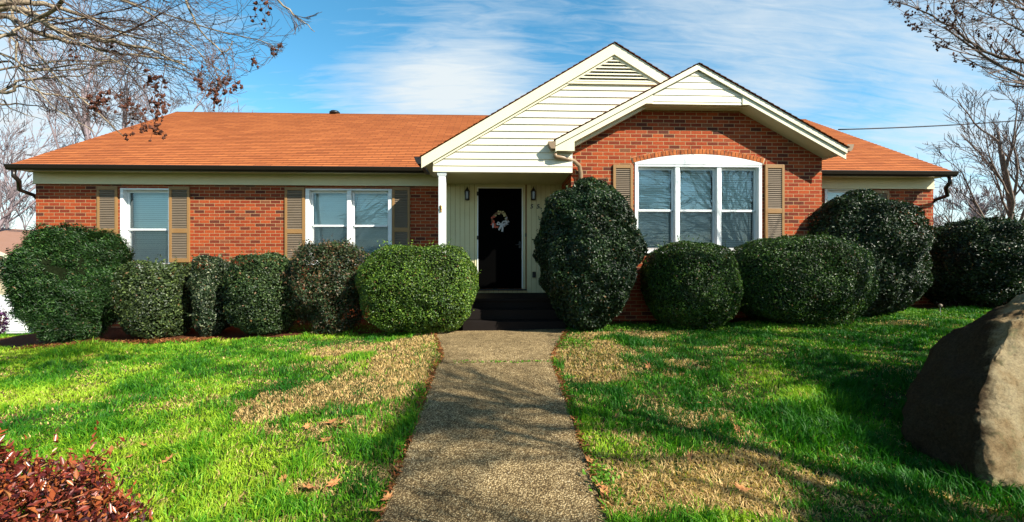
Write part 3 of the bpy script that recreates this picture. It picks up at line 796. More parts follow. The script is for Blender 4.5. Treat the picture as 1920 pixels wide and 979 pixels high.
# wreath on the door
a = W(937, 413, YW-.07); rn = random.Random(3)
wr = empty('wreath', (a.x, YW-.06, a.z), 'round wreath of red and cream flowers with white ribbon, on the black door', 'wreath')
mb = MB(); mb.tube([(a.x+.155*math.cos(t),YW-.065,a.z+.155*math.sin(t)) for t in np.linspace(0,2*math.pi,25)], .022, 6, False); mb.build('ring', M['stem'], wr, True)
def blossoms(n, m, a0, a1, name, s=.02):
    for _ in range(n):
        mb = MB(); t = rn.uniform(a0,a1); r = .155+rn.uniform(-.035,.035); c = Vector((a.x+r*math.cos(t), YW-.09+rn.uniform(-.012,.01), a.z+r*math.sin(t)))
        for j in range(5):
            an = 2*math.pi*j/5+rn.random(); d = Vector((math.cos(an),rn.uniform(-.4,.1),math.sin(an)))*s*rn.uniform(.7,1.3); e = Vector((-d.z,0,d.x))*.5
            mb.quad(c, c+d*.6+e, c+d, c+d*.6-e)
        mb.build('flower', m, wr)
blossoms(15, mat('flower_cream', (.4,.33,.15), .7), .2, 2.6, 'cream_flowers', .02)
blossoms(17, mat('flower_red', (.45,.09,.05), .7), 2.3, 4.4, 'red_flowers', .022)
blossoms(15, mat('flower_white', (.35,.33,.34), .7), 4.6, 6.6, 'white_flowers', .022)
cx, cz = a.x+.03, a.z-.09
def rib(pts, w):
    mb = MB()
    for p, q in zip(pts[:-1], pts[1:]):
        p, q = Vector(p), Vector(q); d = (q-p).normalized(); e = Vector((-d.z,0,d.x))*w; mb.quad(p-e, p+e, q+e, q-e)
    mb.build('ribbon', M['ribbon'], wr)
yq = YW-.1
rib([(cx,yq,cz),(cx+.04,yq-.02,cz+.06),(cx+.1,yq-.01,cz+.07),(cx+.11,yq,cz+.02),(cx+.02,yq,cz)], .013)
rib([(cx,yq,cz),(cx-.06,yq-.02,cz+.05),(cx-.09,yq-.01,cz+.0),(cx,yq,cz)], .012)
rib([(cx,yq-.01,cz),(cx-.02,yq-.02,cz-.06),(cx-.05,yq-.01,cz-.12)], .016); rib([(cx,yq-.01,cz),(cx+.03,yq-.02,cz-.07),(cx+.02,yq-.015,cz-.15)], .018)
rib([(cx-.17,yq,cz+.02),(cx-.17,yq-.01,cz-.07)], .013)

# ------------------------------------------------------------------ foliage
def leaves(pts, nrm, size, col, spread=.7, aspect=.5, flat=None, rng=RNG, droop=0, out=0):
    """folded leaves, 6 vertices each, two quads"""
    n = len(pts)
    d = nrm+rng.normal(0, spread, (n,3)); d /= np.linalg.norm(d,axis=1,keepdims=True)+1e-9     # leaf normal
    t = rng.normal(0,1,(n,3)); t[:,2] -= droop; t = t+nrm*out; t -= d*(t*d).sum(1,keepdims=True); t /= np.linalg.norm(t,axis=1,keepdims=True)+1e-9
    b = np.cross(d,t); s = size*rng.uniform(.5,1.4,(n,1))
    w = b*s*aspect*.5; L = t*s; fold = d*s*.12
    base = pts-L*.5; mid = pts+0*L; tip = pts+L*.5-d*s*.1
    v = np.stack([base, mid+w+fold-L*.08, tip, mid-w+fold-L*.08], 1)           # 4 verts, fold on the axis
    k = np.arange(n)[:,None]*4
    f = np.concatenate([k+np.array([[0,1,2]]), k+np.array([[0,2,3]])],0)
    c = np.repeat(col[:,None,:],4,1)
    return v.reshape(-1,3), f, c.reshape(-1,3)
def colours(n, pal, wts, rng=RNG, jit=.22):
    pal = np.array(pal); i = rng.choice(len(pal), n, p=np.array(wts)/sum(wts)); c = pal[i]*rng.uniform(1-jit,1+jit,(n,1)); return np.clip(c,0,1)
def vnoise(p, s, seed=0):
    return np.array([noise.noise(Vector((a*s+seed, b*s, c*s))) for a,b,c in p])
def shrub(name, px0, px1, pyt, pyb, Y, label, ry=None, n=26000, size=.045, pal=None, wts=None, soft=False, exp=2.5, lump=.06, expo_top=None, taper=.25, stems=12, flatten=1.0, upright=0, asp=.55, fuzz=.0, zbot=None, lean=0, layer=.16, core=.86, shoots=90):
    rng = np.random.default_rng(abs(hash(px0*31+px1)) % 2**31)
    m0, m1 = X(px0,Y)/Y, X(px1,Y)/Y; pc_ = (px0+px1)/2
    ry = ry or (m1-m0)*Y/2
    lo, hi = .15, 4.0
    for _ in range(40):          # radii whose outline, seen in perspective, spans the two directions
        rx = (lo+hi)/2; q0 = math.hypot(rx, m0*ry); q1 = math.hypot(rx, m1*ry)
        if q0+q1 > (m1-m0)*Y: hi = rx
        else: lo = rx
    cx = m0*Y+q0; rx *= 1.04 if exp > 3 else .985; zb = gz(cx, Y) if zbot is None else zbot
    t0 = (Z(pc_, pyt+5, Y)-CZ)/Y; A = t0*Y+CZ-zb; rz = (A*A-(t0*ry)**2)/(2*A); cz = zb+rz
    root = empty(name, (cx, Y, zb), label, 'shrub', 'shrubs along the front of the house')
    # surface points of a superellipsoid
    m = int(n*1.4); size = size*.84
    d = rng.normal(0,1,(m,3)); d /= np.linalg.norm(d,axis=1,keepdims=True)
    e = exp; q = (np.abs(d)**e).sum(1)**(-1/e); u = d*q[:,None]               # on the unit superellipsoid
    def shape(u, k=1.0):
        z = u[:,2]; tp = 1-taper*np.clip(-z,0,1)**1.5
        p = np.stack([u[:,0]*rx*tp+lean*z*rx, u[:,1]*ry*tp, z*rz],1); return p*k
    p0 = shape(u)
    lum = vnoise(p0[:], 2.2, px0)*lump*2.2+vnoise(p0, 6.0, px0+9)*lump*.9
    nrm = d*np.array([1/rx,1/ry,1/rz]); nrm /= np.linalg.norm(nrm,axis=1,keepdims=True)
    depth = rng.exponential(layer*.35, m)*.5-(rng.random(m)**6)*fuzz
    pts = p0*(1-depth[:,None]*1.0+0)+nrm*lum[:,None]+np.array([cx,Y,cz])
    keep = pts[:,2] > zb+.02; 
    # thin out the lowest skirt so that stems show
    keep &= rng.random(m) < np.clip((pts[:,2]-zb)/.22+.12,0,1)
    pts, nr, lu = pts[keep], nrm[keep], lum[keep]
    pal = pal or [(.022,.05,.014),(.035,.075,.018),(.055,.10,.022)]; wts = wts or [.4,.4,.2]
    c = colours(len(pts), pal, wts, rng)
    cn = vnoise(pts, 3.1, 50+px0); c = c*(1+.55*cn[:,None])
    dead = (rng.random(len(pts)) < .012+.05*np.clip(cn-.25,0,1)); c[dead] = np.array([.16,.09,.04])
    # stray shoots standing clear of the clipped surface
    ti = np.flatnonzero((nr[:,2] > .1) | (rng.random(len(nr)) < .25)); sp_, sn_ = [], []
    for i in rng.choice(ti, shoots):
        dd = nr[i]*.6+np.array([rng.normal()*.25, rng.normal()*.25, .7]); L_ = rng.uniform(.04,.13)*(1+2*fuzz)
        for q_ in range(7): sp_.append(pts[i]+dd*L_*q_/6+rng.normal(0,.008,3)); sn_.append(rng.normal(0,1,3))
    if sp_: pts = np.concatenate([pts, np.array(sp_)]); nr = np.concatenate([nr, np.array(sn_)/2])
    c = np.concatenate([c, colours(len(sp_), [np.array(pal[-1])*1.15, pal[1]], [.6,.4], rng)]) if sp_ else c
    v,f,cc = leaves(pts, nr+np.array([0,-0.0,.35+upright]), size, c, .75, asp, rng=rng)
    np_mesh('foliage', v, f, M['leaf_soft'] if soft else M['leaf'], root, cc)
    # solid dark core among the inner twigs, put in to block light
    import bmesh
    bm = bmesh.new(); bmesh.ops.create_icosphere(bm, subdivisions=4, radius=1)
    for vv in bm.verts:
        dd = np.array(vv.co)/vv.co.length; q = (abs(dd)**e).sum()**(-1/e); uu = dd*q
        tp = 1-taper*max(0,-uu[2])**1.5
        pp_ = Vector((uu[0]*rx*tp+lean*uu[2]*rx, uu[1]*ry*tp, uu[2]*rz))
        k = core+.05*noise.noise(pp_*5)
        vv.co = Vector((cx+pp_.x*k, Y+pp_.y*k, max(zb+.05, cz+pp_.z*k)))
    me = bpy.data.meshes.new('inner_core'); bm.to_mesh(me); bm.free(); link('inner_core', me, M['core'], root)
    mb = MB()
    for _ in range(stems):
        a_ = rng.uniform(0,2*math.pi); r0 = .18*rx*rng.random(); r1 = rx*rng.uniform(.4,.85)
        P0 = Vector((cx+r0*math.cos(a_),Y+r0*math.sin(a_)*.8,zb-.02)); P2 = Vector((cx+r1*math.cos(a_),Y+r1*math.sin(a_)*ry/rx*.9,zb+rz*rng.uniform(.7,1.3)))
        P1 = (P0+P2)/2+Vector((-.05*math.cos(a_),-.05*math.sin(a_),.12))
        mb.tube([P0,P1,P2], [.016,.012,.006], 5)
    mb.build('stems', M['stem'], root, True)
    return root, (cx,Y,cz,rx,ry,rz)
HOLLY = [(.006,.018,.006),(.014,.034,.010),(.034,.062,.017)]
BOX = [(.012,.034,.005),(.027,.070,.008),(.065,.13,.012)]
shrub('shrub', 14, 240, 424, 636, 7.35, 'large shaggy dark green shrub at the left corner of the house, with layered horizontal sprays', ry=1.05, n=85000, size=.06, pal=[(.010,.034,.008),(.022,.062,.014),(.045,.10,.02)], wts=[.4,.4,.2], exp=2.3, lump=.075, fuzz=.12, upright=.9, asp=.28, taper=.3, stems=18, layer=.3, core=.76)
shrub('shrub', 227, 374, 487, 618, 7.6, 'low rounded grey-green shrub under the single window', ry=.7, n=15000, size=.05, pal=[(.02,.036,.012),(.038,.06,.019),(.08,.115,.03)], exp=3.3, stems=10, taper=.08)
shrub('shrub', 362, 452, 480, 612, 7.75, 'narrow dark shrub with pale leaf flecks and reddish tips, below the brick between the windows', ry=.55, n=16000, size=.045, pal=[(.012,.024,.010),(.03,.05,.018),(.16,.18,.10)], wts=[.55,.35,.1], exp=3.2, lump=.08, core=.76, taper=.05)
shrub('shrub', 434, 562, 475, 610, 7.55, 'rounded clipped green shrub left of the brown twiggy one', ry=.62, n=16000, size=.045, pal=[(.015,.034,.010),(.03,.056,.016),(.065,.10,.028)], exp=3.3, taper=.05)
r5,_ = shrub('shrub', 540, 697, 450, 604, 7.55, 'loose twiggy shrub with brownish leaves and bare reddish stems, below the double window', ry=.6, n=27000, size=.045, pal=[(.02,.035,.012),(.06,.045,.02),(.03,.055,.018),(.12,.065,.03)], wts=[.4,.2,.3,.1], exp=2.3, lump=.12, taper=.2, fuzz=.12, stems=70, layer=.5, core=.6)
shrub('shrub', 684, 889, 456, 616, 7.15, 'broad clipped bright green shrub with squared sides, left of the front steps', ry=.7, n=42000, size=.036, pal=[(.028,.066,.008),(.06,.12,.012),(.125,.20,.02)], exp=3.4, lump=.045, taper=.2)
shrub('shrub', 1008, 1203, 334, 608, 6.95, 'tall egg-shaped dark glossy shrub right of the front door', ry=.85, n=52000, size=.05, pal=HOLLY, exp=2.15, lump=.08, taper=.3, stems=14)
shrub('shrub', 1205, 1388, 450, 610, 6.95, 'round clipped green shrub below the left half of the wide window', ry=.75, n=36000, size=.035, pal=BOX, wts=[.4,.4,.2], exp=2.6, lump=.035, taper=.12)
shrub('shrub', 1360, 1634, 438, 612, 6.9, 'wide low clipped green shrub mounded below the right shutter of the wide window', ry=.8, n=50000, size=.035, pal=BOX, wts=[.45,.4,.15], exp=2.7, lump=.04, taper=.05)
shrub('shrub', 1484, 1740, 360, 588, 7.75, 'big domed dark glossy shrub hiding the wall right of the bay', ry=.95, n=50000, size=.05, pal=HOLLY, exp=2.5, lump=.07, taper=.05)
shrub('shrub', 1690, 2010, 412, 584, 8.5, 'wide dark glossy hedge-like shrub beyond the right corner of the house', ry=1.2, n=48000, size=.055, pal=HOLLY, exp=2.9, lump=.1, taper=.0, fuzz=.05)

# foreground reddish shrub
def red_shrub():
    rng = np.random.default_rng(5); c = Vector((-2.55, 1.95, .12)); rx, ry, rz = .82, .62, .53
    root = empty('red_leaf_shrub', tuple(c), 'low mounded shrub with copper red leaves in the near left corner of the lawn', 'shrub')
    n = 13000; d = rng.normal(0,1,(n,3)); d[:,2] = np.abs(d[:,2]); d /= np.linalg.norm(d,axis=1,keepdims=True)
    q = (np.abs(d)**2.2).sum(1)**(-1/2.2); u = d*q[:,None]
    p = u*np.array([rx,ry,rz]); l = vnoise(p,5,2)*.09+vnoise(p,14,7)*.07+(rng.random(n)**8)*.07
    dep = rng.exponential(.11,n); p = p*(1-dep[:,None])+d*l[:,None]+np.array(c)
    col = colours(n, [(.11,.018,.014),(.20,.038,.018),(.36,.11,.03),(.04,.009,.010),(.27,.12,.11)], [.35,.28,.14,.15,.08], rng)
    add = []
    for i in rng.choice(n, 240):
        if p[i,2] < c.z+.2: continue
        dd = d[i]*.5+np.array([rng.normal()*.3,rng.normal()*.3,.8]); L_ = rng.uniform(.05,.14)
        add += [p[i]+dd*L_*k/6 for k in range(7)]
    add = np.array(add); p = np.concatenate([p, add]); d = np.concatenate([d, np.tile([0,0,1.],(len(add),1))])
    col = np.concatenate([col, colours(len(add), [(.30,.07,.025),(.20,.035,.02),(.36,.15,.05)], [.5,.3,.2], rng)])
    v,f,cc = leaves(p, d*.7+np.array([0,0,.6]), .042, col, 1.6, .40, rng=rng, out=1.7)
    np_mesh('foliage', v, f, M['leaf_red'], root, cc)
    mb = MB()
    for _ in range(150):
        i = rng.integers(n); q_ = Vector(p[i]); o = Vector((c.x+rng.normal()*.12, c.y+rng.normal()*.1, .15))
        mid = (o+q_)/2+Vector((0,0,.06)); mb.tube([o, mid, q_+(q_-o).normalized()*.03], [.008,.005,.002], 4)
    mb.build('twigs', M['bark_twig_red'], root, True)
M['leaf_red'] = leaf_mat('leaf_red', .3, .6, .2); M['bark_twig_red'] = bark_mat('twig_red', (.2,.08,.04), (.42,.2,.09), 30)
red_shrub()

# ------------------------------------------------------------------ grass
BL = []     # straw patches in the lawn: centre and radii on the ground
for px,py,rx,ry,w in ((640,735,150,26,1),(745,695,80,26,1),(525,772,62,34,1),(700,655,120,12,.9),(790,640,45,16,1),(650,620,190,6,.9),(590,690,90,9,.5),(620,815,45,30,.8),(640,860,60,10,.5),(560,905,60,16,.45),
        (1100,658,75,18,1),(1095,700,55,13,1),(1170,627,95,7,1),(1312,685,42,8,1),(1210,700,60,14,.5),(1320,782,60,18,.75),(1240,765,60,16,.5),(1290,905,130,55,1),(1400,960,140,30,.9),(1485,885,85,20,.95),(1230,840,60,25,.5),(1590,740,40,8,.3),(1100,745,40,10,.4),(1700,608,60,7,.6),(430,720,40,9,.35),(240,760,160,20,.25),(100,700,120,10,.2),(80,780,80,14,.3),(560,650,60,8,.5),(1160,930,60,30,.7),(1180,870,40,25,.5),(1380,850,90,22,.5),(1110,680,70,30,.9),(770,660,40,40,.9),(690,800,50,30,.55),(800,700,20,20,.8),(660,900,70,30,.55),(520,960,80,14,.6)):
    c = gpt(px,py); a = gpt(px+rx,py); b = gpt(px,py-ry*.9); c2 = gpt(px,py+ry*.9)
    BL.append((c.x, (b.y+c2.y)/2, a.x-c.x, (b.y-c2.y)/2, w))
def straw(x, y):
    s = np.zeros_like(x)
    wx = x+.12*np.sin(y*7+x*3)+.07*np.sin(x*17+y*5); wy = y+.12*np.sin(x*6-y*4)+.06*np.sin(y*19)
    for cx,cy,rx,ry,w in BL:
        d = ((wx-cx)/rx)**2+((wy-cy)/ry)**2; s = np.maximum(s, w*np.clip(1.55-.75*d,0,1))
    return s
def lattice_noise(x, y, s, seed):
    r = np.random.default_rng(seed); g = r.random((256,256)); X_ = x*s+100; Y_ = y*s+100
    i = np.floor(X_).astype(int); j = np.floor(Y_).astype(int); fx = X_-i; fy = Y_-j; fx = fx*fx*(3-2*fx); fy = fy*fy*(3-2*fy)
    i %= 255; j %= 255
    return (g[i,j]*(1-fx)+g[i+1,j]*fx)*(1-fy)+(g[i,j+1]*(1-fx)+g[i+1,j+1]*fx)*fy
def make_grass():
    rng = np.random.default_rng(11)
    xs_, ys_ = [], []
    for ya, yb, dens in ((1.55,2.6,9500),(2.6,3.6,7500),(3.6,4.8,5200),(4.8,6.2,3600),(6.2,8.4,2600)):
        xw = yb*1.24+.5; n = int((yb-ya)*2*xw*dens)
        xs_.append(rng.uniform(-xw, xw, n)); ys_.append(rng.uniform(ya, yb, n))
    n = 14000; xs_.append(rng.uniform(-14,-8.6,n)); ys_.append(rng.uniform(7,11,n))
    x = np.concatenate(xs_); y = np.concatenate(ys_)
    l = np.interp(y, py_, pl_); r = np.interp(y, py_, pr_)
    edge = .018*np.sin(y*31)+.014*np.sin(y*13+1)
    on = (x > l-.005+edge) & (x < r+.005+edge) & (y < 7.06)
    bed = (y > bed_edge(x)+.08*np.sin(x*9)+.04*np.sin(x*23)) & (x > -8.9)
    keep = ~on & ~bed; x, y, l, r = x[keep], y[keep], l[keep], r[keep]
    s = straw(x, y); nz = lattice_noise(x, y, 1.4, 1); nf = lattice_noise(x, y, 6, 2); nt_ = lattice_noise(x, y, 3.2, 5)
    s = np.clip(s+(nf-.5)*.55+(nz-.55)*.35, 0, 1)
    brown = np.clip((lattice_noise(x,y,.9,21)-.45)*2.2,0,1)*np.clip(.35+x*.25,.12,.75)*np.clip((lattice_noise(x,y,5,22)-.25)*1.6,0,1)
    isst = rng.random(len(x)) < np.clip(np.maximum(s*1.1, brown),.07,.97)
    n = len(x)
    dist = np.hypot(x, y)
    h = rng.uniform(.022,.05,n)*(1+.9*(nt_-.4))*(.8+.5*nz); h = h*np.where(np.hypot(x-3.45,y-3.0) < 1.15, 1.6, 1); h = np.where(isst, h*.62+.006, h*1.2)
    h = np.where((np.abs(x-l) < .15)|(np.abs(x-r) < .15), h*1.15, h)
    w = rng.uniform(.0016,.0030,n)*(1+dist*.14)
    z = G(x, y)-.004
    az = rng.uniform(0,2*np.pi,n)*.55+lattice_noise(x,y,9,7)*12; tuft = lattice_noise(x,y,4.5,9); h = h*np.where(isst,1,.65+1.1*np.clip(tuft-.35,0,1)*1.6); bend = rng.uniform(.2,1.1,n)*np.where(isst,2.0,1)
    dx, dy = np.cos(az), np.sin(az); a2 = rng.uniform(0,2*np.pi,n); wx, wy = np.cos(a2)*w, np.sin(a2)*w
    b = np.stack([x,y,z],1); up = np.stack([dx*bend*.25*h, dy*bend*.25*h, h*.6],1); tip = np.stack([dx*bend*.9*h, dy*bend*.9*h, h*(1.05-.25*bend)],1)
    wv = np.stack([wx,wy,0*wx],1)
    v = np.stack([b-wv,b+wv,b+up+wv*.8,b+up-wv*.8,b+tip],1).reshape(-1,3)
    k = np.arange(n)[:,None]*5
    f = np.concatenate([k+np.array([[0,1,2]]), k+np.array([[0,2,3]]), k+np.array([[3,2,4]])],0)
    g1 = np.array([.018,.11,.006]); g2 = np.array([.10,.29,.010]); g3 = np.array([.30,.44,.025]); s1 = np.array([.48,.31,.12]); s2 = np.array([.70,.50,.22]); s3 = np.array([.26,.15,.06])
    t = np.clip((nz-.3)*1.3-(tuft-.5)*.9+np.clip(-x*.14,-.12,.45)+rng.normal(0,.22,n),0,1)[:,None]
    c = np.where(t < .6, g1+(g2-g1)*t/.6, g2+(g3-g2)*(t-.6)/.4)
    q = rng.random(n)[:,None]; sc_ = np.where(q < .2, s3, s1+(s2-s1)*q)
    c = np.where(isst[:,None], sc_, c)*rng.uniform(.75,1.25,(n,1))
    cc = np.repeat(c[:,None,:],5,1); cc[:,4] *= 1.0
    o = np_mesh('grass', v, f, M['blade'], None, cc.reshape(-1,3))
    tag(o, 'patchy winter lawn, bright green grass with straw-coloured dormant patches', 'grass', kind='stuff')
make_grass()
# low weeds at the bed edge
def weeds():
    rng = np.random.default_rng(21); P = []
    for px0,px1,py,n in ((500,700,617,2600),(1070,1260,617,2600),(700,820,619,500),(1260,1640,616,1500),(1640,1800,592,2200),(1050,1110,650,500),(1120,1140,900,300)):
        for _ in range(n):
            c = gpt(rng.uniform(px0,px1), py+rng.normal()*3.2); P.append((c.x+rng.normal()*.05,c.y+rng.normal()*.1,c.z+rng.random()**2*.07))
    for _ in range(110): c = gpt(rng.uniform(850,1030), 682+rng.normal()*1.2); P.append((c.x,c.y,c.z+.022+rng.random()*.012))
    P = np.array(P); nn = np.tile([0,-.2,1.],(len(P),1))
    v,f,cc = leaves(P, nn, .028, colours(len(P),[(.08,.2,.015),(.13,.28,.02),(.05,.13,.012)],[.4,.4,.2],rng), .6, .6, rng=rng)
    o = np_mesh('weeds', v, f, M['leaf_soft'], None, cc); tag(o, 'bright green clover-like weeds along the edge of the shrub bed', 'weeds', kind='stuff')
weeds()
def litter():
    rng = np.random.default_rng(31); P = []
    for _ in range(1500):   # pine straw and bits at the path edges and below the left shrubs
        y = rng.uniform(1.7,6.9); s = rng.random() < .5
        x = (np.interp(y,py_,pl_)-abs(rng.normal())*.035+.01) if s else (np.interp(y,py_,pr_)+abs(rng.normal())*.035-.01)
        P.append((x,y,gz(x,y)+.03*rng.random()+.012))
    for _ in range(2500):
        c = gpt(rng.uniform(180,420), 0) if False else None
        x = rng.uniform(-7.2,-4.6); y = float(bed_edge(x))+rng.normal()*.09; P.append((x,y,gz(x,y)+.02+.03*rng.random()))
    for _ in range(500):
        x = rng.uniform(5.2,6.6); y = float(bed_edge(x))+rng.normal()*.07; P.append((x,y,gz(x,y)+.02+.03*rng.random()))
    P = np.array(P); nn = np.tile([0,0,1.],(len(P),1))
    v,f,cc = leaves(P, nn, .045, colours(len(P),[(.28,.10,.035),(.38,.17,.06),(.16,.06,.025)],[.4,.3,.3],rng), .5, .28, rng=rng)
    o = np_mesh('leaf_litter', v, f, M['leaf_soft'], None, cc); tag(o, 'rusty brown leaf litter scattered along the path edges and shrub bed', 'leaf litter', kind='stuff')
litter()
# larger fallen leaves, one object each: lobed and curled
def leaf_mesh(seed):
    r = random.Random(seed); mb = MB(); n = 14; pts = []
    for k in range(n):
        a_ = 2*math.pi*k/n; rad = (1 if k % 2 == 0 else .5)*r.uniform(.8,1.15)
        x_, y_ = math.cos(a_)*rad*1.2, math.sin(a_)*rad*.7; pts.append((x_*.05, y_*.05, .018*abs(y_)+.012*x_*x_+r.uniform(-.003,.004)))
    c_ = (0,0,.002)
    i = 0; mb.v = [c_]+pts; mb.f = [(0,k+1,(k+1)%n+1) for k in range(n)]
    mb.tube([(.05,0,.01),(.075,.006,.014)], .0015, 4)
    me = bpy.data.meshes.new('fallen_leaf'); me.from_pydata(mb.v, [], mb.f); me.update(); me.materials.append(M['dead_leaf']); return me
M['dead_leaf'] = bark_mat('dead_leaf', (.26,.10,.035), (.50,.24,.09), 40)
LM = [leaf_mesh(s) for s in range(5)]
rn = random.Random(4)
spots = [(622,800,1.3,'L'),(634,812,1.2,'L'),(645,800,1.0,'L'),(612,835,1.1,'L'),(532,909,1.0,'L'),(578,928,1.5,'L'),(624,917,1.0,'L'),(545,936,.9,'L'),(575,808,.8,'L'),(270,845,.9,'L'),(245,866,.8,'L'),(315,872,.9,'L'),(168,672,1.0,'L'),(745,893,.9,'L'),(727,945,.9,'L'),(705,972,1.1,'L'),
         (1216,693,1.1,'R'),(1104,873,.9,'R'),(1130,928,1.1,'R'),(1383,813,.8,'R'),(1442,840,.8,'R'),(1295,867,.9,'R'),(1389,928,1.0,'R'),(1184,778,.8,'R'),(1158,788,.9,'R'),(1320,765,.9,'R')]
for px,py,s,side in spots:
    c = gpt(px,py); o = bpy.data.objects.new('fallen_leaf', LM[rn.randrange(5)]); COL.objects.link(o)
    o.location = (c.x,c.y,c.z+.035); o.scale = (s,s,s); o.rotation_euler = (rn.uniform(-.5,.5),rn.uniform(-.5,.5),rn.uniform(0,6.28))
    if side == 'L': tag(o, 'curled rusty brown leaf lying in the grass left of the path', 'leaf', 'fallen leaves left of the path')
    else: tag(o, 'dry brown leaf lying in the grass right of the path', 'leaf', 'fallen leaves right of the path')

# ------------------------------------------------------------------ boulder
def boulder():
    import bmesh
    pts = []
    for px,py,Y in ((1862,910,2.34),(1822,832,2.5),(1830,745,2.62),(1852,680,2.74),(1905,592,2.9),(1975,532,3.05),
                    (1668,775,3.25),(1668,800,3.2),(1694,728,3.3),(1752,658,3.35),(1842,594,3.4),(1908,546,3.4),(1704,835,3.0),(1765,872,2.75),(1820,898,2.5)):
        pts.append(W(px,py,Y))
    g = lambda x,y: Vector((x,y,gz(x,y)-.12))
    a = W(1868,908,2.38)
    pts += [Vector((4.1,2.7,.9)),Vector((4.2,2.75,.3)),Vector((3.6,2.5,.35)),Vector((3.75,2.72,1.05)),Vector((4.9,3.3,.8)),Vector((4.35,3.3,1.42)),Vector((5.2,3.9,1.15)),Vector((4.95,4.3,.8)),Vector((5,4,.2)),g(3.0,2.55),g(3.7,2.5),g(4.4,2.9),g(5,3.6),g(5,4.4),g(3.95,3.7),g(3.35,3.3)]
    bm = bmesh.new()
    for p in pts: bm.verts.new(p)
    bmesh.ops.convex_hull(bm, input=bm.verts)
    for v in [v for v in bm.verts if not v.link_faces]: bm.verts.remove(v)
    bmesh.ops.triangulate(bm, faces=bm.faces)
    for it in range(5):
        bmesh.ops.subdivide_edges(bm, edges=bm.edges, cuts=1, use_grid_fill=True)
        if it: bmesh.ops.smooth_vert(bm, verts=bm.verts, factor=.3, use_axis_x=True, use_axis_y=True, use_axis_z=True)
    bm.normal_update()
    for v in bm.verts:
        p = v.co
        d = .055*noise.noise(p*1.6)+.035*noise.noise(p*4+Vector((3,1,2)))-.05*abs(noise.noise(p*2.7+Vector((9,2,4))))+.02*abs(noise.noise(p*8))+.014*noise.noise(p*11)+.010*noise.noise(p*26)+.006*noise.noise(p*60)-.03*max(0,.12-abs(noise.noise(p*2.3+Vector((5,5,5)))))*4*.4
        v.co = p+v.normal*d
    me = bpy.data.meshes.new('boulder'); bm.to_mesh(me); bm.free()
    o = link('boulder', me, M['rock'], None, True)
    tag(o, 'large tan and grey boulder on the lawn at the right edge of the photo', 'boulder')
boulder()

# ------------------------------------------------------------------ trees
EL, AZ = R(36.5), R(50)
sd = Vector((math.sin(AZ)*math.cos(EL), -math.cos(AZ)*math.cos(EL), math.sin(EL)))
class Tree:
    def __init__(s, seed): s.r = random.Random(seed); s.trunk = MB(); s.limb = MB(); s.twig = MB(); s.pods = []; s.ok = lambda p: True; s.n = 0; s.ends = []
    def branch(s, p, d, L, rad, lvl, maxl, up=.05, kids=(4,6), wob=.18, ratio=.6, minr=.003, ang=(.4,.9)):
        r = s.r; n = 6 if lvl < maxl else 4; pts = [Vector(p)]; d = Vector(d).normalized()
        for k in range(n):
            d = (d+Vector((r.gauss(0,wob),r.gauss(0,wob),r.gauss(0,wob)+up))).normalized()
            q = pts[-1]+d*L/n
            if not s.ok(q): break
            pts.append(q)
        if len(pts) < 2: return
        m = len(pts); rr = [max(minr, rad*(1-.65*i/(m-1))) for i in range(m)]
        tgt = s.trunk if lvl == 0 else s.limb if lvl == 1 else s.twig
        tgt.tube(pts, rr, 7 if lvl == 0 else 5 if lvl == 1 else 3, False); s.n += 1
        if lvl == maxl: s.ends.append(pts[-1]); return
        nk = r.randint(*kids)
        for k in range(nk):
            t = .25+.75*(k+r.random())/nk; i = min(m-2, int(t*(m-1))); f = t*(m-1)-i; q = pts[i].lerp(pts[i+1], min(1,max(0,f)))
            ax = (pts[i+1]-pts[i]).normalized(); o = ax.orthogonal().normalized(); o.rotate(__import__('mathutils').Quaternion(ax, r.uniform(0,6.28)))
            an = r.uniform(*ang); nd = ax*math.cos(an)+o*math.sin(an)
            s.branch(q, nd, L*ratio*r.uniform(.7,1.15)*(1.1-.35*t), rr[i]*.62, lvl+1, maxl, up, kids, wob, ratio, minr, ang)
    def pod(s, c, n=10, sp=.05, sz=.012):
        if len(s.pods) > 95: return
        r = s.r; P = MB(); s.pods.append(P)
        for _ in range(n):
            q = Vector(c)+Vector((r.gauss(0,sp*.6),r.gauss(0,sp*.6),r.gauss(0,sp)))
            a = sz*r.uniform(.6,1.4); i = len(P.v)
            for v in ((a,0,0),(-a,0,0),(0,a,0),(0,-a,0),(0,0,a*1.3),(0,0,-a)):
                P.v.append(tuple(q+Vector(v)+Vector((r.gauss(0,a*.25),)*3)))
            P.f += [(i,i+2,i+4),(i+2,i+1,i+4),(i+1,i+3,i+4),(i+3,i,i+4),(i+2,i,i+5),(i+1,i+2,i+5),(i+3,i+1,i+5),(i,i+3,i+5)]
            if r.random() < .7: P.tube([q, Vector(c)], .0014, 3, False)
    def build(s, name, loc, label, mt, ml, mw, group=None, podm=None):
        root = empty(name, loc, label, 'tree', group)
        if s.trunk.v: s.trunk.build('trunk', mt, root, True)
        if s.limb.v: s.limb.build('limbs', ml, root, True)
        if s.twig.v: s.twig.build('twigs', mw, root, True)
        for P in s.pods: P.build('seed_cluster', podm or M['pod'], root)
        return root

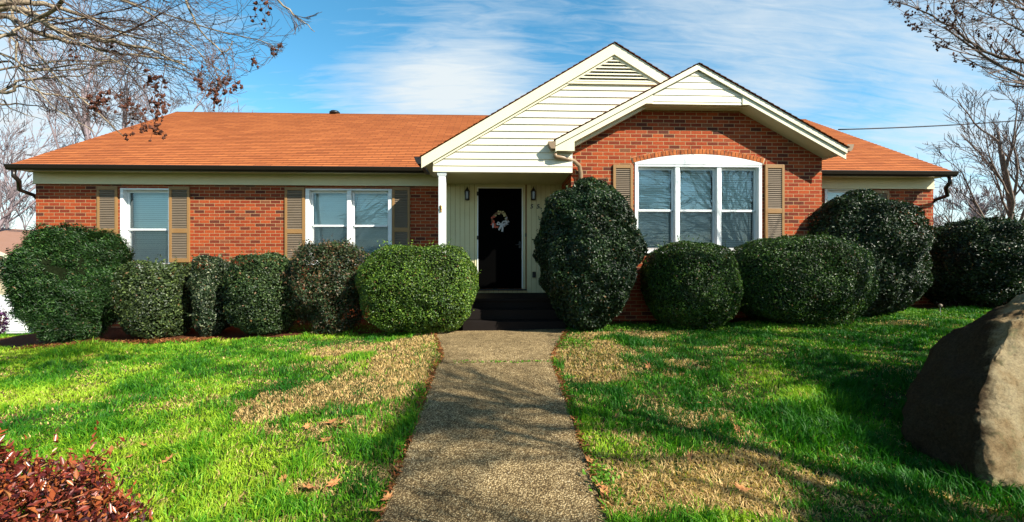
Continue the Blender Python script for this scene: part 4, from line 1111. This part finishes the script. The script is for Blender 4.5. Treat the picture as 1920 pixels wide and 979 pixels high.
def limb_from_px(T, anchor, pts, r0, r1, lvl=0):
    P = ([Vector(anchor)] if anchor else [])+[W(*q) for q in pts]
    # smooth the polyline
    Q = []
    for i in range(len(P)-1):
        a = P[max(i-1,0)]; b = P[i]; c = P[i+1]; d = P[min(i+2,len(P)-1)]
        for k in range(4):
            t = k/4; Q.append(.5*((2*b)+(-a+c)*t+(2*a-5*b+4*c-d)*t*t+(-a+3*b-3*c+d)*t**3)+Vector((T.r.gauss(0,.006),T.r.gauss(0,.006),T.r.gauss(0,.006))))
    Q.append(P[-1]); n = len(Q)
    rr = [r0+(r1-r0)*i/(n-1) for i in range(n)]
    T.limb.tube(Q, rr, 6, False); return Q, rr

# left crape myrtle: trunk beyond the left edge of the picture, limbs reaching in
T = Tree(3); base = Vector((-5.6, 3.0, gz(-5.6,3.0))); fork = Vector((-5.2,3.05,2.35))
T.trunk.tube([base-Vector((0,0,.1)), base+Vector((.05,0,.9)), fork], [.10,.075,.06], 10)
T.trunk.tube([base+Vector((-.1,.1,-.1)), base+Vector((-.25,.15,1.2)), base+Vector((-.5,.3,3.2)), base+Vector((-.5,.2,4.4))], [.08,.065,.045,.02], 8)
def inview(p):
    # keep twigs off the open sky and the roof where the real tree has none
    dx = p.x*cth-p.y*sth; dy = p.x*sth+p.y*cth
    if dy < .3: return True
    px = 960+F*dx/dy; py = 489.5-F*(p.z-CZ)/dy
    lim = np.interp(px, [-200,0,100,200,250,300,380,450,520,560,600,640], [250,235,215,240,245,215,190,150,110,60,30,-20])
    return not (py > lim) and px < 640
T.ok = inview
LL = [([(-40,22,3.3),(113,60,3.3),(193,74,3.35),(274,92,3.4),(355,129,3.5)],.030,.005),
      ([(-40,8,3.0),(80,8,3.1),(145,26,3.2),(225,60,3.4),(300,84,3.5)],.024,.004),
      ([(-40,30,3.5),(60,58,3.5),(150,84,3.5),(250,104,3.6),(350,116,3.7)],.028,.004),
      ([(-40,168,3.1),(32,162,3.1),(100,178,3.2),(180,186,3.4)],.014,.003),
      ([(-30,30,3.3),(32,56,3.3),(97,135,3.3),(161,193,3.3),(232,256,3.35)],.012,.003),
      ([(-30,60,3.0),(30,110,3.0),(90,190,3.1),(180,250,3.1)],.010,.002),
      ([(-30,-60,3.2),(150,-50,3.3),(300,-40,3.4),(348,0,3.4),(365,42,3.4),(416,97,3.4),(436,78,3.4)],.016,.003),
      ([(-30,-80,3.0),(200,-90,3.1),(420,-60,3.2),(517,0,3.2),(559,32,3.2),(590,60,3.2)],.018,.002),
      ([(-30,-30,3.5),(120,-30,3.6),(230,0,3.6),(330,60,3.7),(400,125,3.7),(440,145,3.7)],.014,.002),
      ([(-30,-30,2.8),(60,-25,2.9),(115,0,3.0),(80,30,3.1),(30,55,3.2)],.018,.010),
      ([(-40,190,3.2),(40,150,3.3),(110,145,3.4),(190,140,3.5),(260,160,3.5)],.012,.002),
      ([(-40,100,3.6),(60,130,3.7),(150,120,3.8),(240,135,3.8),(330,150,3.9)],.012,.002),
      ([(-30,-40,3.9),(150,-30,3.9),(260,10,4.0),(420,60,4.0),(500,80,4.0),(530,98,4.0)],.012,.002)]
_r = random.Random(77)
for _ in range(20):
    y0_ = _r.uniform(-60,190); Y_ = _r.uniform(2.9,4.0); dy_ = _r.uniform(-.15,.55); L_ = _r.uniform(230,480); c_ = _r.uniform(-40,40)
    pts_ = [(-40+ (L_*t_), y0_+dy_*L_*t_+c_*math.sin(t_*3), Y_+.3*t_) for t_ in (0,.25,.5,.75,1)]
    pts_ = [q for q in pts_ if q[1] < np.interp(q[0], [0,200,300,380,450,520], [240,225,210,180,140,100])]
    if len(pts_) > 2: LL.append((pts_, _r.uniform(.006,.012), .002))
podends = []
for pts, r0, r1 in LL:
    Q, rr = limb_from_px(T, fork+Vector((T.r.uniform(-.3,.1),T.r.uniform(-.3,.4),T.r.uniform(-.5,.8))), pts, r0, r1)
    for k in range(5, len(Q)-1):
        for _ in range(1):
            if T.r.random() < .40:
                ax = (Q[k+1]-Q[k]).normalized(); o = ax.orthogonal().normalized(); o.rotate(__import__('mathutils').Quaternion(ax, T.r.uniform(0,6.28)))
                an = T.r.uniform(.2,.8); d = ax*math.cos(an)+o*math.sin(an)
                T.branch(Q[k], d, T.r.uniform(.35,.95), max(.0026,rr[k]*.4), 2, 4, -.02, (2,4), .13, .6, .0016)
for px,py,n,sp,Y in ((182,195,34,.045,3.3),(196,180,10,.03,3.3),(255,205,30,.06,3.35),(292,165,20,.05,3.4),(298,190,28,.05,3.4),(308,205,18,.03,3.4),(230,185,12,.05,3.3),(285,150,12,.04,3.4),(290,232,26,.05,3.35),(265,232,10,.04,3.35),(240,253,6,.02,3.35),(378,158,10,.04,3.4),(395,172,18,.045,3.4),(403,190,18,.035,3.4),(424,160,16,.035,3.4),(440,168,14,.03,3.4),(378,135,8,.03,3.4),(475,115,12,.025,3.6),(512,95,10,.03,4.0),(523,88,8,.03,4.0),(360,108,4,.02,3.5),(135,105,5,.02,3.3),(208,88,8,.02,3.4),(395,122,4,.02,3.4),(500,10,14,.06,3.3),(480,30,8,.05,3.3)):
    c = W(px,py,Y); T.pod(c, n, sp, .0125)
for a_, b_ in (((300,60,3.5),(298,190,3.4)),((416,97,3.4),(424,160,3.4)),((395,110,3.4),(403,190,3.4)),((250,104,3.6),(182,195,3.3)),((240,135,3.5),(290,232,3.35))):
    A, B = W(*a_), W(*b_); T.twig.tube([A, (A+B)/2+Vector((.03,.02,.02)), B], [.004,.003,.002], 4, False)
T.build('crape_myrtle', tuple(base), 'bare crape myrtle reaching in from the left, dark seed clusters hanging before the roof', M['bark_light'], M['bark_light'], M['twig'])

# right crape myrtle whose crown shades the right lawn and the path
T = Tree(8); base = Vector((8.0, 3.2, gz(8.0,3.2)))
SUNNY = gpt(1330,925).xy
def clear_of_boulder(p):
    def hit(z, c, r): t_ = (p.z-z)/sd.z; return (Vector((p.x-sd.x*t_, p.y-sd.y*t_))-Vector(c)).length < r
    return not (hit(.8, (3.5,2.6), 1.0) or hit(.3, SUNNY, .55))
def inview2(p):
    t_ = (p.z-.4)/sd.z; gx_, gy_ = p.x-sd.x*t_, p.y-sd.y*t_
    if gx_ < .6 and gy_ < 6.8: return False
    if not clear_of_boulder(p): return False
    dx = p.x*cth-p.y*sth; dy = p.x*sth+p.y*cth
    if dy < .3: return True
    px = 960+F*dx/dy; py = 489.5-F*(p.z-CZ)/dy
    if px > 1990 or py < -40: return True
    lim = np.interp(px, [1600,1660,1720,1800,1860,1900,1990], [-50,5,60,120,150,190,230])
    return py < lim
T.ok = inview2
for k in range(8):
    a_ = k*2*math.pi/8+.3; d = Vector((math.cos(a_)*.42-.12, math.sin(a_)*.42, 1))
    T.branch(base+Vector((.1*math.cos(a_),.1*math.sin(a_),-.05)), d, T.r.uniform(4.2,5.6), T.r.uniform(.05,.075), 0, 3, .02, (5,7), .10, .56, .004, (.35,.85))
for pts, r0, r1 in (([(1960,120,4.4),(1920,116,4.4),(1872,106,4.4),(1826,82,4.4),(1782,50,4.4),(1738,24,4.4),(1690,6,4.4),(1668,-2,4.4)],.020,.003),
                    ([(1960,75,4.0),(1920,60,4.0),(1880,40,4.0),(1840,20,4.0),(1800,0,4.0)],.010,.003),
                    ([(1960,160,4.6),(1915,150,4.6),(1880,125,4.6),(1862,110,4.5)],.008,.003),
                    ([(1960,30,3.8),(1900,10,3.8),(1850,-10,3.8)],.010,.003)):
    Q, rr = limb_from_px(T, base+Vector((-.6,.4,2.9)), pts, r0, r1)
    for k in range(5, len(Q)-1):
        for _ in range(2):
            ax = (Q[k+1]-Q[k]).normalized(); o = ax.orthogonal().normalized(); o.rotate(__import__('mathutils').Quaternion(ax, T.r.uniform(0,6.28)))
            an = T.r.uniform(.3,.9); e0 = len(T.ends)
            T.branch(Q[k], ax*math.cos(an)+o*math.sin(an), T.r.uniform(.25,.6), max(.0026,rr[k]*.45), 3, 4, .05, (3,4), .15, .6, .0018)
            for e in T.ends[e0:]:
                if T.r.random() < .45: T.pod(e, 5, .018, .011)
T.build('crape_myrtle', tuple(base), 'bare crape myrtle past the right edge, its podded limb crossing the upper right sky', M['bark_dark'], M['bark_dark'], M['bark_dark'])
# a second bare tree behind the viewpoint: its thin shadow streaks the path
T = Tree(19); base = Vector((7.2, -1.8, gz(7.2,-1.8)))
def offscreen(p):
    t_ = (p.z-.4)/sd.z; gx_, gy_ = p.x-sd.x*t_, p.y-sd.y*t_
    if gx_ < np.interp(gy_, py_, pl_)-.15 and gy_ < 6.8: return False
    if not clear_of_boulder(p): return False
    dx = p.x*cth-p.y*sth; dy = p.x*sth+p.y*cth
    return dy < .2 or dx/dy > 1.3 or (p.z-CZ)/dy > .66
T.ok = offscreen
T.trunk.tube([base-Vector((0,0,.1)), base+Vector((.1,.05,1.5)), base+Vector((-.05,.1,3.2)), base+Vector((.1,.2,5.2)), base+Vector((.2,.1,6.8))], [.17,.14,.11,.07,.03], 8)
for k in range(42):
    h_ = 1.7+4.9*(k+.5)/42; st_ = base+Vector((0,.1,h_)); y_ = T.r.uniform(-.35,.85)
    T.branch(st_, (-1, y_, T.r.uniform(-.05,.25)), T.r.uniform(4.4,6.8), T.r.uniform(.014,.036), 1, 3, .0, (7,9), .05, .36, .004, (.15,.5))
for k in range(7):
    h_ = 2.4+3.8*k/7; T.branch(base+Vector((0,.1,h_)), (T.r.uniform(.2,1), T.r.uniform(-1,1), .4), T.r.uniform(2,3.2), .04, 1, 3, .02, (4,6), .08, .45, .005, (.3,.7))
T.build('bare_tree', tuple(base), 'bare tree behind the viewpoint, seen only by the streaky shadow it throws across the path', M['bark_dark'], M['bark_dark'], M['bark_dark'])
# background bare trees
def bg_tree(name, px, Y, top_py, seed, label, mt, mw, rad, spread=(.3,.75), kids=(5,7), maxl=4, lean=0, minr=.012, up=.06, ground=None, group=None, wob=.1, fork=None, ratio=.56):
    T = Tree(seed); x = X(px, Y); z0 = (gz(x,Y) if ground is None else ground); H = Z(px, top_py, Y)-z0
    if fork:
        for dx in fork: T.branch((x,Y,z0-.1), (dx,T.r.uniform(-.15,.15),1), H*T.r.uniform(.5,.68), rad*T.r.uniform(.7,1), 0, maxl, up, kids, wob, ratio, minr, spread)
    else: T.branch((x,Y,z0-.1), (lean,0,1), H*.72, rad, 0, maxl, up, kids, wob, ratio, minr, spread)
    return T.build(name, (x,Y,z0), label, mt, mt, mw, group)
BP, BD = M['bark_pale'], M['bark_dark']
bg_tree('bare_tree', 175, 22, 20, 41, 'tall pale bare tree behind the left end of the roof', BP, BP, .19, maxl=4, kids=(4,6), minr=.012, wob=.06, group='bare trees behind the house')
bg_tree('bare_tree', 222, 24, 60, 42, 'pale bare tree just right of the tall one behind the left end of the roof', BP, BP, .17, maxl=4, kids=(4,6), minr=.012, wob=.06, group='bare trees behind the house')
bg_tree('bare_tree', 330, 30, 110, 43, 'fine-twigged pale bare tree showing just above the left end of the ridge', BP, BP, .16, maxl=4, minr=.013, group='bare trees behind the house')
bg_tree('bare_tree', 20, 26, 150, 44, 'pale bare tree at the left edge above the neighbouring roof', BP, BP, .13, maxl=4, kids=(4,6), minr=.012, group='bare trees behind the house')
bg_tree('bare_tree', -60, 20, 200, 45, 'bare tree leaning in from beyond the left edge', BP, BP, .11, maxl=4, kids=(4,6), minr=.012, lean=.2, group='bare trees behind the house')
bg_tree('bare_tree', 45, 34, 340, 47, 'small distant bare tree beside the left wall corner', BP, BP, .10, maxl=4, minr=.014, group='bare trees behind the house')
bg_tree('bare_tree', 1900, 13, 70, 51, 'many-stemmed dark bare tree at the right edge behind the wide shrub', M['bark_dark'], M['twig'], .11, kids=(4,5), maxl=4, minr=.0055, fork=[-.42,-.12,.16,.45], wob=.09, up=.05, ratio=.58)
bg_tree('bare_tree', 1855, 17, 230, 54, 'slim bare tree leaning left behind the many-stemmed one at the right edge', M['bark_dark'], M['twig'], .08, kids=(3,5), maxl=4, minr=.006, fork=[-.5,-.1], wob=.1)
bg_tree('bare_tree', 1765, 20, 345, 52, 'small bare tree in the gap between the house and the right hedge', BP, BP, .06, kids=(5,6), maxl=4, minr=.009, fork=[-.3,.1,.4])
bg_tree('bare_tree', 1835, 24, 330, 53, 'distant bare tree low behind the right hedge', BP, BP, .09, kids=(5,7), maxl=4, minr=.012, fork=[-.3,.2])

# ------------------------------------------------------------------ far bits at the left
x1 = X(58,9.9); x0 = x1-1.6; zb = gz(x1-.4,9.9)+.01; zt = Z(30,553,9.9)
gate = empty('white_gate', ((x0+x1)/2, 9.9, zb), 'plain white gate with dark hinges behind the leftmost shrub', 'gate')
mb = MB(); mb.box(x0, x1, 9.9, 9.94, zb+.05, zt)
for k in range(9): mb.box(x0+.17*k, x0+.17*k+.16, 9.885, 9.8995, zb+.09, zt-.05)
mb.build('panel', M['white'], gate, bevel=.003)
mb = MB(); mb.box(x0-.1, x0, 9.87, 9.97, zb-.3, zt+.06); mb.box(x1+.001, x1+.1, 9.87, 9.97, zb-.3, zt+.06); mb.build('gate_post', M['white'], gate, bevel=.006)
hx = X(13,9.88)
for py in (563,598,619): MB().box(hx-.05, hx+.05, 9.875, 9.8845, Z(13,py,9.88)-.016, Z(13,py,9.88)+.016).build('hinge', M['steel'], gate)
nh = empty('neighbour_house', (X(-60,19),21,-.4), 'tan neighbouring house with a low brown gable roof beyond the left shrub', 'house')
xa, xb = X(-260,19), X(34,19); zt = Z(20,480,19)
mb = MB(); mb.box(xa, xb-.4, 19, 26, -.9, zt); mb.build('wall', M['tanwall'], nh)
mb = MB(); pk = Z(-110,420,19); xc = (xa+xb)/2
mb.prism([(xa-.3,zt-.1),(xb,zt-.1),(xb,zt+.06),(xc,pk),(xa-.3,zt+.06)], 18.6, 26.4); mb.build('roof', M['farroof'], nh)
mb = MB(); mb.prism([(xc,pk-.01),(xb+.02,zt+.05),(xb+.02,zt-.1),(xc,pk-.2)], 18.55, 18.598); mb.build('rake_board', M['trim'], nh)
# purple leaved shrub at the very edge
def small_bush(name, px, py, Y, r, hgt, label, pal, n, cat='shrub'):
    rng = np.random.default_rng(int(px*7+3) & 0xffff); x = X(px,Y); z0 = gz(x,Y); root = empty(name, (x,Y,z0), label, cat)
    d = rng.normal(0,1,(n,3)); d /= np.linalg.norm(d,axis=1,keepdims=True); p = d*rng.uniform(.6,1,(n,1))*np.array([r,r,hgt/2]); l = vnoise(p,5,1)*.1
    p = p*(1+l[:,None]*2)+np.array([x,Y,z0+hgt/2])
    v,f,cc = leaves(p, d, .05, colours(n,pal,[1]*len(pal),rng), .8, .5, rng=rng); np_mesh('foliage', v, f, M['leaf_soft'], root, cc)
    mb = MB()
    for k in range(8):
        a_ = k*.8; mb.tube([(x,Y,z0-.02),(x+r*.3*math.cos(a_),Y+r*.3*math.sin(a_),z0+hgt*.3),(x+r*.7*math.cos(a_),Y+r*.7*math.sin(a_),z0+hgt*.7)], [.012,.009,.004], 5)
    mb.build('stems', M['stem'], root, True)
small_bush('purple_shrub', -12, 580, 9.2, .24, .75, 'small purple-leaved bush in front of the white gate', [(.05,.012,.06),(.09,.02,.10),(.03,.01,.03)], 900)
# small white ball at the foot of the right hedge
c = W(1763,573,8.0); mb = MB(); zg = gz(c.x,7.25)
gl = empty('ball_stake', (c.x,7.25,zg), 'small round white ball on a thin stake at the foot of the right hedge', 'garden ball')
c = W(1763,573,7.25)
MB().lathe([(.0001,c.z-.032),(.018,c.z-.027),(.028,c.z-.014),(.032,c.z),(.028,c.z+.014),(.018,c.z+.027),(.0001,c.z+.032)], c.x, 7.25, 14).build('ball', M['louver'], gl, True)
MB().tube([(c.x,7.25,zg-.02),(c.x,7.25,c.z-.04)], .006, 6).build('stake', M['steel'], gl)
# overhead lines
def wire(p, q, sag, r, label, tail=None):
    mb = MB(); pts = []
    for k in range(25):
        t = k/24; v = p.lerp(q, t); v.z -= sag*4*t*(1-t); pts.append(v)
    mb.tube(pts, r, 6); o = mb.build('overhead_wire', M['cable'], None, True); tag(o, label, 'wire', 'overhead wires right of the house'); return o
wire(W(1572,243,12.3), W(2120,205,15), .12, .018, 'thick overhead service wire running from the roof to the right edge')
wire(W(1530,342,26), W(2150,222,22), .25, .014, 'thin wire sloping behind the bare trees, upper of the two lower wires')
wire(W(1560,372,30), W(2150,295,24), .2, .014, 'thin wire sloping behind the bare trees, lowest of the wires')

# ------------------------------------------------------------------ light
sun = bpy.data.lights.new('sun', 'SUN'); sun.energy = 5.0; sun.angle = R(.53); sun.color = (1,.93,.80)
so = bpy.data.objects.new('sun', sun); COL.objects.link(so); so.rotation_euler = sd.to_track_quat('Z','Y').to_euler()
w = bpy.data.worlds.new('World'); SC.world = w; w.use_nodes = True; nt = w.node_tree; nt.nodes.clear()
class WT(NT):
    def __init__(s, t): s.t = t; s.b = None
t = WT(nt)
out = t.n('ShaderNodeOutputWorld'); bg = t.n('ShaderNodeBackground'); t.l(bg.outputs[0], out.inputs[0])
sky = t.n('ShaderNodeTexSky'); sky.sky_type = 'NISHITA'; sky.sun_disc = False; sky.sun_elevation = EL; sky.sun_rotation = math.pi-AZ
sky.air_density = 1.0; sky.dust_density = .4; sky.ozone_density = 2.0
tc = t.n('ShaderNodeTexCoord'); g = tc.outputs['Generated']
sx = t.n('ShaderNodeSeparateXYZ'); t.l(g, sx.inputs[0])
# project the direction on a flat cloud layer
den = t.math('ADD', t.math('MAXIMUM', sx.outputs[2], 0.0), .22)
cv = t.n('ShaderNodeCombineXYZ'); t.l(t.math('DIVIDE', sx.outputs[0], den), cv.inputs[0]); t.l(t.math('DIVIDE', sx.outputs[1], den), cv.inputs[1])
mp = t.n('ShaderNodeMapping'); t.l(cv.outputs[0], mp.inputs['Vector']); mp.inputs['Rotation'].default_value = (0,0,R(-25)); mp.inputs['Scale'].default_value = (.55,1.5,1)
n1 = t.noise(mp.outputs[0], 1.5, 9, .6); n1.inputs['Distortion'].default_value = .6
mp2 = t.n('ShaderNodeMapping'); t.l(cv.outputs[0], mp2.inputs['Vector']); mp2.inputs['Rotation'].default_value = (0,0,R(20)); mp2.inputs['Scale'].default_value = (1.6,8,1)
n2 = t.noise(mp2.outputs[0], 3.2, 6, .6); n2.inputs['Distortion'].default_value = .8
def blob(px, py, rad, wgt):
    d = W(px,py,1)-Vector((0,0,CZ)); d.normalize()
    vm = t.n('ShaderNodeVectorMath', operation='DISTANCE'); nv = t.n('ShaderNodeVectorMath', operation='NORMALIZE'); t.l(g, nv.inputs[0]); t.l(nv.outputs[0], vm.inputs[0]); vm.inputs[1].default_value = d
    mr = t.n('ShaderNodeMapRange'); mr.interpolation_type = 'SMOOTHSTEP'; t.l(vm.outputs['Value'], mr.inputs[0]); mr.inputs[1].default_value = rad; mr.inputs[2].default_value = 0; mr.inputs[3].default_value = 0; mr.inputs[4].default_value = wgt
    return mr.outputs[0]
acc = None
for px,py,rad,wg in ((870,180,.22,.36),(700,185,.25,.2),(60,270,.25,.42),(330,190,.18,.12),(1800,10,.35,.16),(1420,20,.25,.12),(1850,300,.4,.04),(1450,140,.15,.1),(250,150,.3,.1),(420,0,.35,-.02),(560,100,.3,-.22),(1080,40,.22,-.14),(1800,380,.2,.2)):
    b_ = blob(px,py,rad,wg); acc = b_ if acc is None else t.math('ADD', acc, b_)
cl = t.math('ADD', t.math('ADD', n1.outputs['Fac'], t.math('MULTIPLY', t.math('SUBTRACT', n2.outputs['Fac'], .5), .55)), acc)
# clouds thin out overhead and the clear sky deepens towards the zenith
zn = t.n('ShaderNodeMapRange'); zn.interpolation_type = 'SMOOTHSTEP'; t.l(sx.outputs[2], zn.inputs[0]); zn.inputs[1].default_value = .50; zn.inputs[2].default_value = .80
high = zn.outputs[0]
cl = t.math('SUBTRACT', cl, t.math('MULTIPLY', high, .5))
mask = t.ramp(cl, [(.40,(0,0,0)), (.62,(.4,.4,.4)), (1.0,(1,1,1))])
hs = t.n('ShaderNodeHueSaturation'); t.l(sky.outputs[0], hs.inputs['Color']); hs.inputs['Saturation'].default_value = 1.28; hs.inputs['Value'].default_value = 3.0; hs.inputs['Hue'].default_value = .480
deep = t.mix(t.math('MULTIPLY', high, .72), hs.outputs[0], t.mix(1.0, hs.outputs[0], (.18,.2,.25), 'MULTIPLY'))
lum = t.mix(mask.outputs[0], deep, (10.6,11.7,12.3))
t.l(lum, bg.inputs['Color']); bg.inputs['Strength'].default_value = .037

SC.view_settings.view_transform = 'Standard'; SC.view_settings.look = 'None'; SC.view_settings.exposure = 1.06; SC.view_settings.gamma = 1
SC.cycles.max_bounces = 6; SC.cycles.transparent_max_bounces = 8; SC.cycles.diffuse_bounces = 3
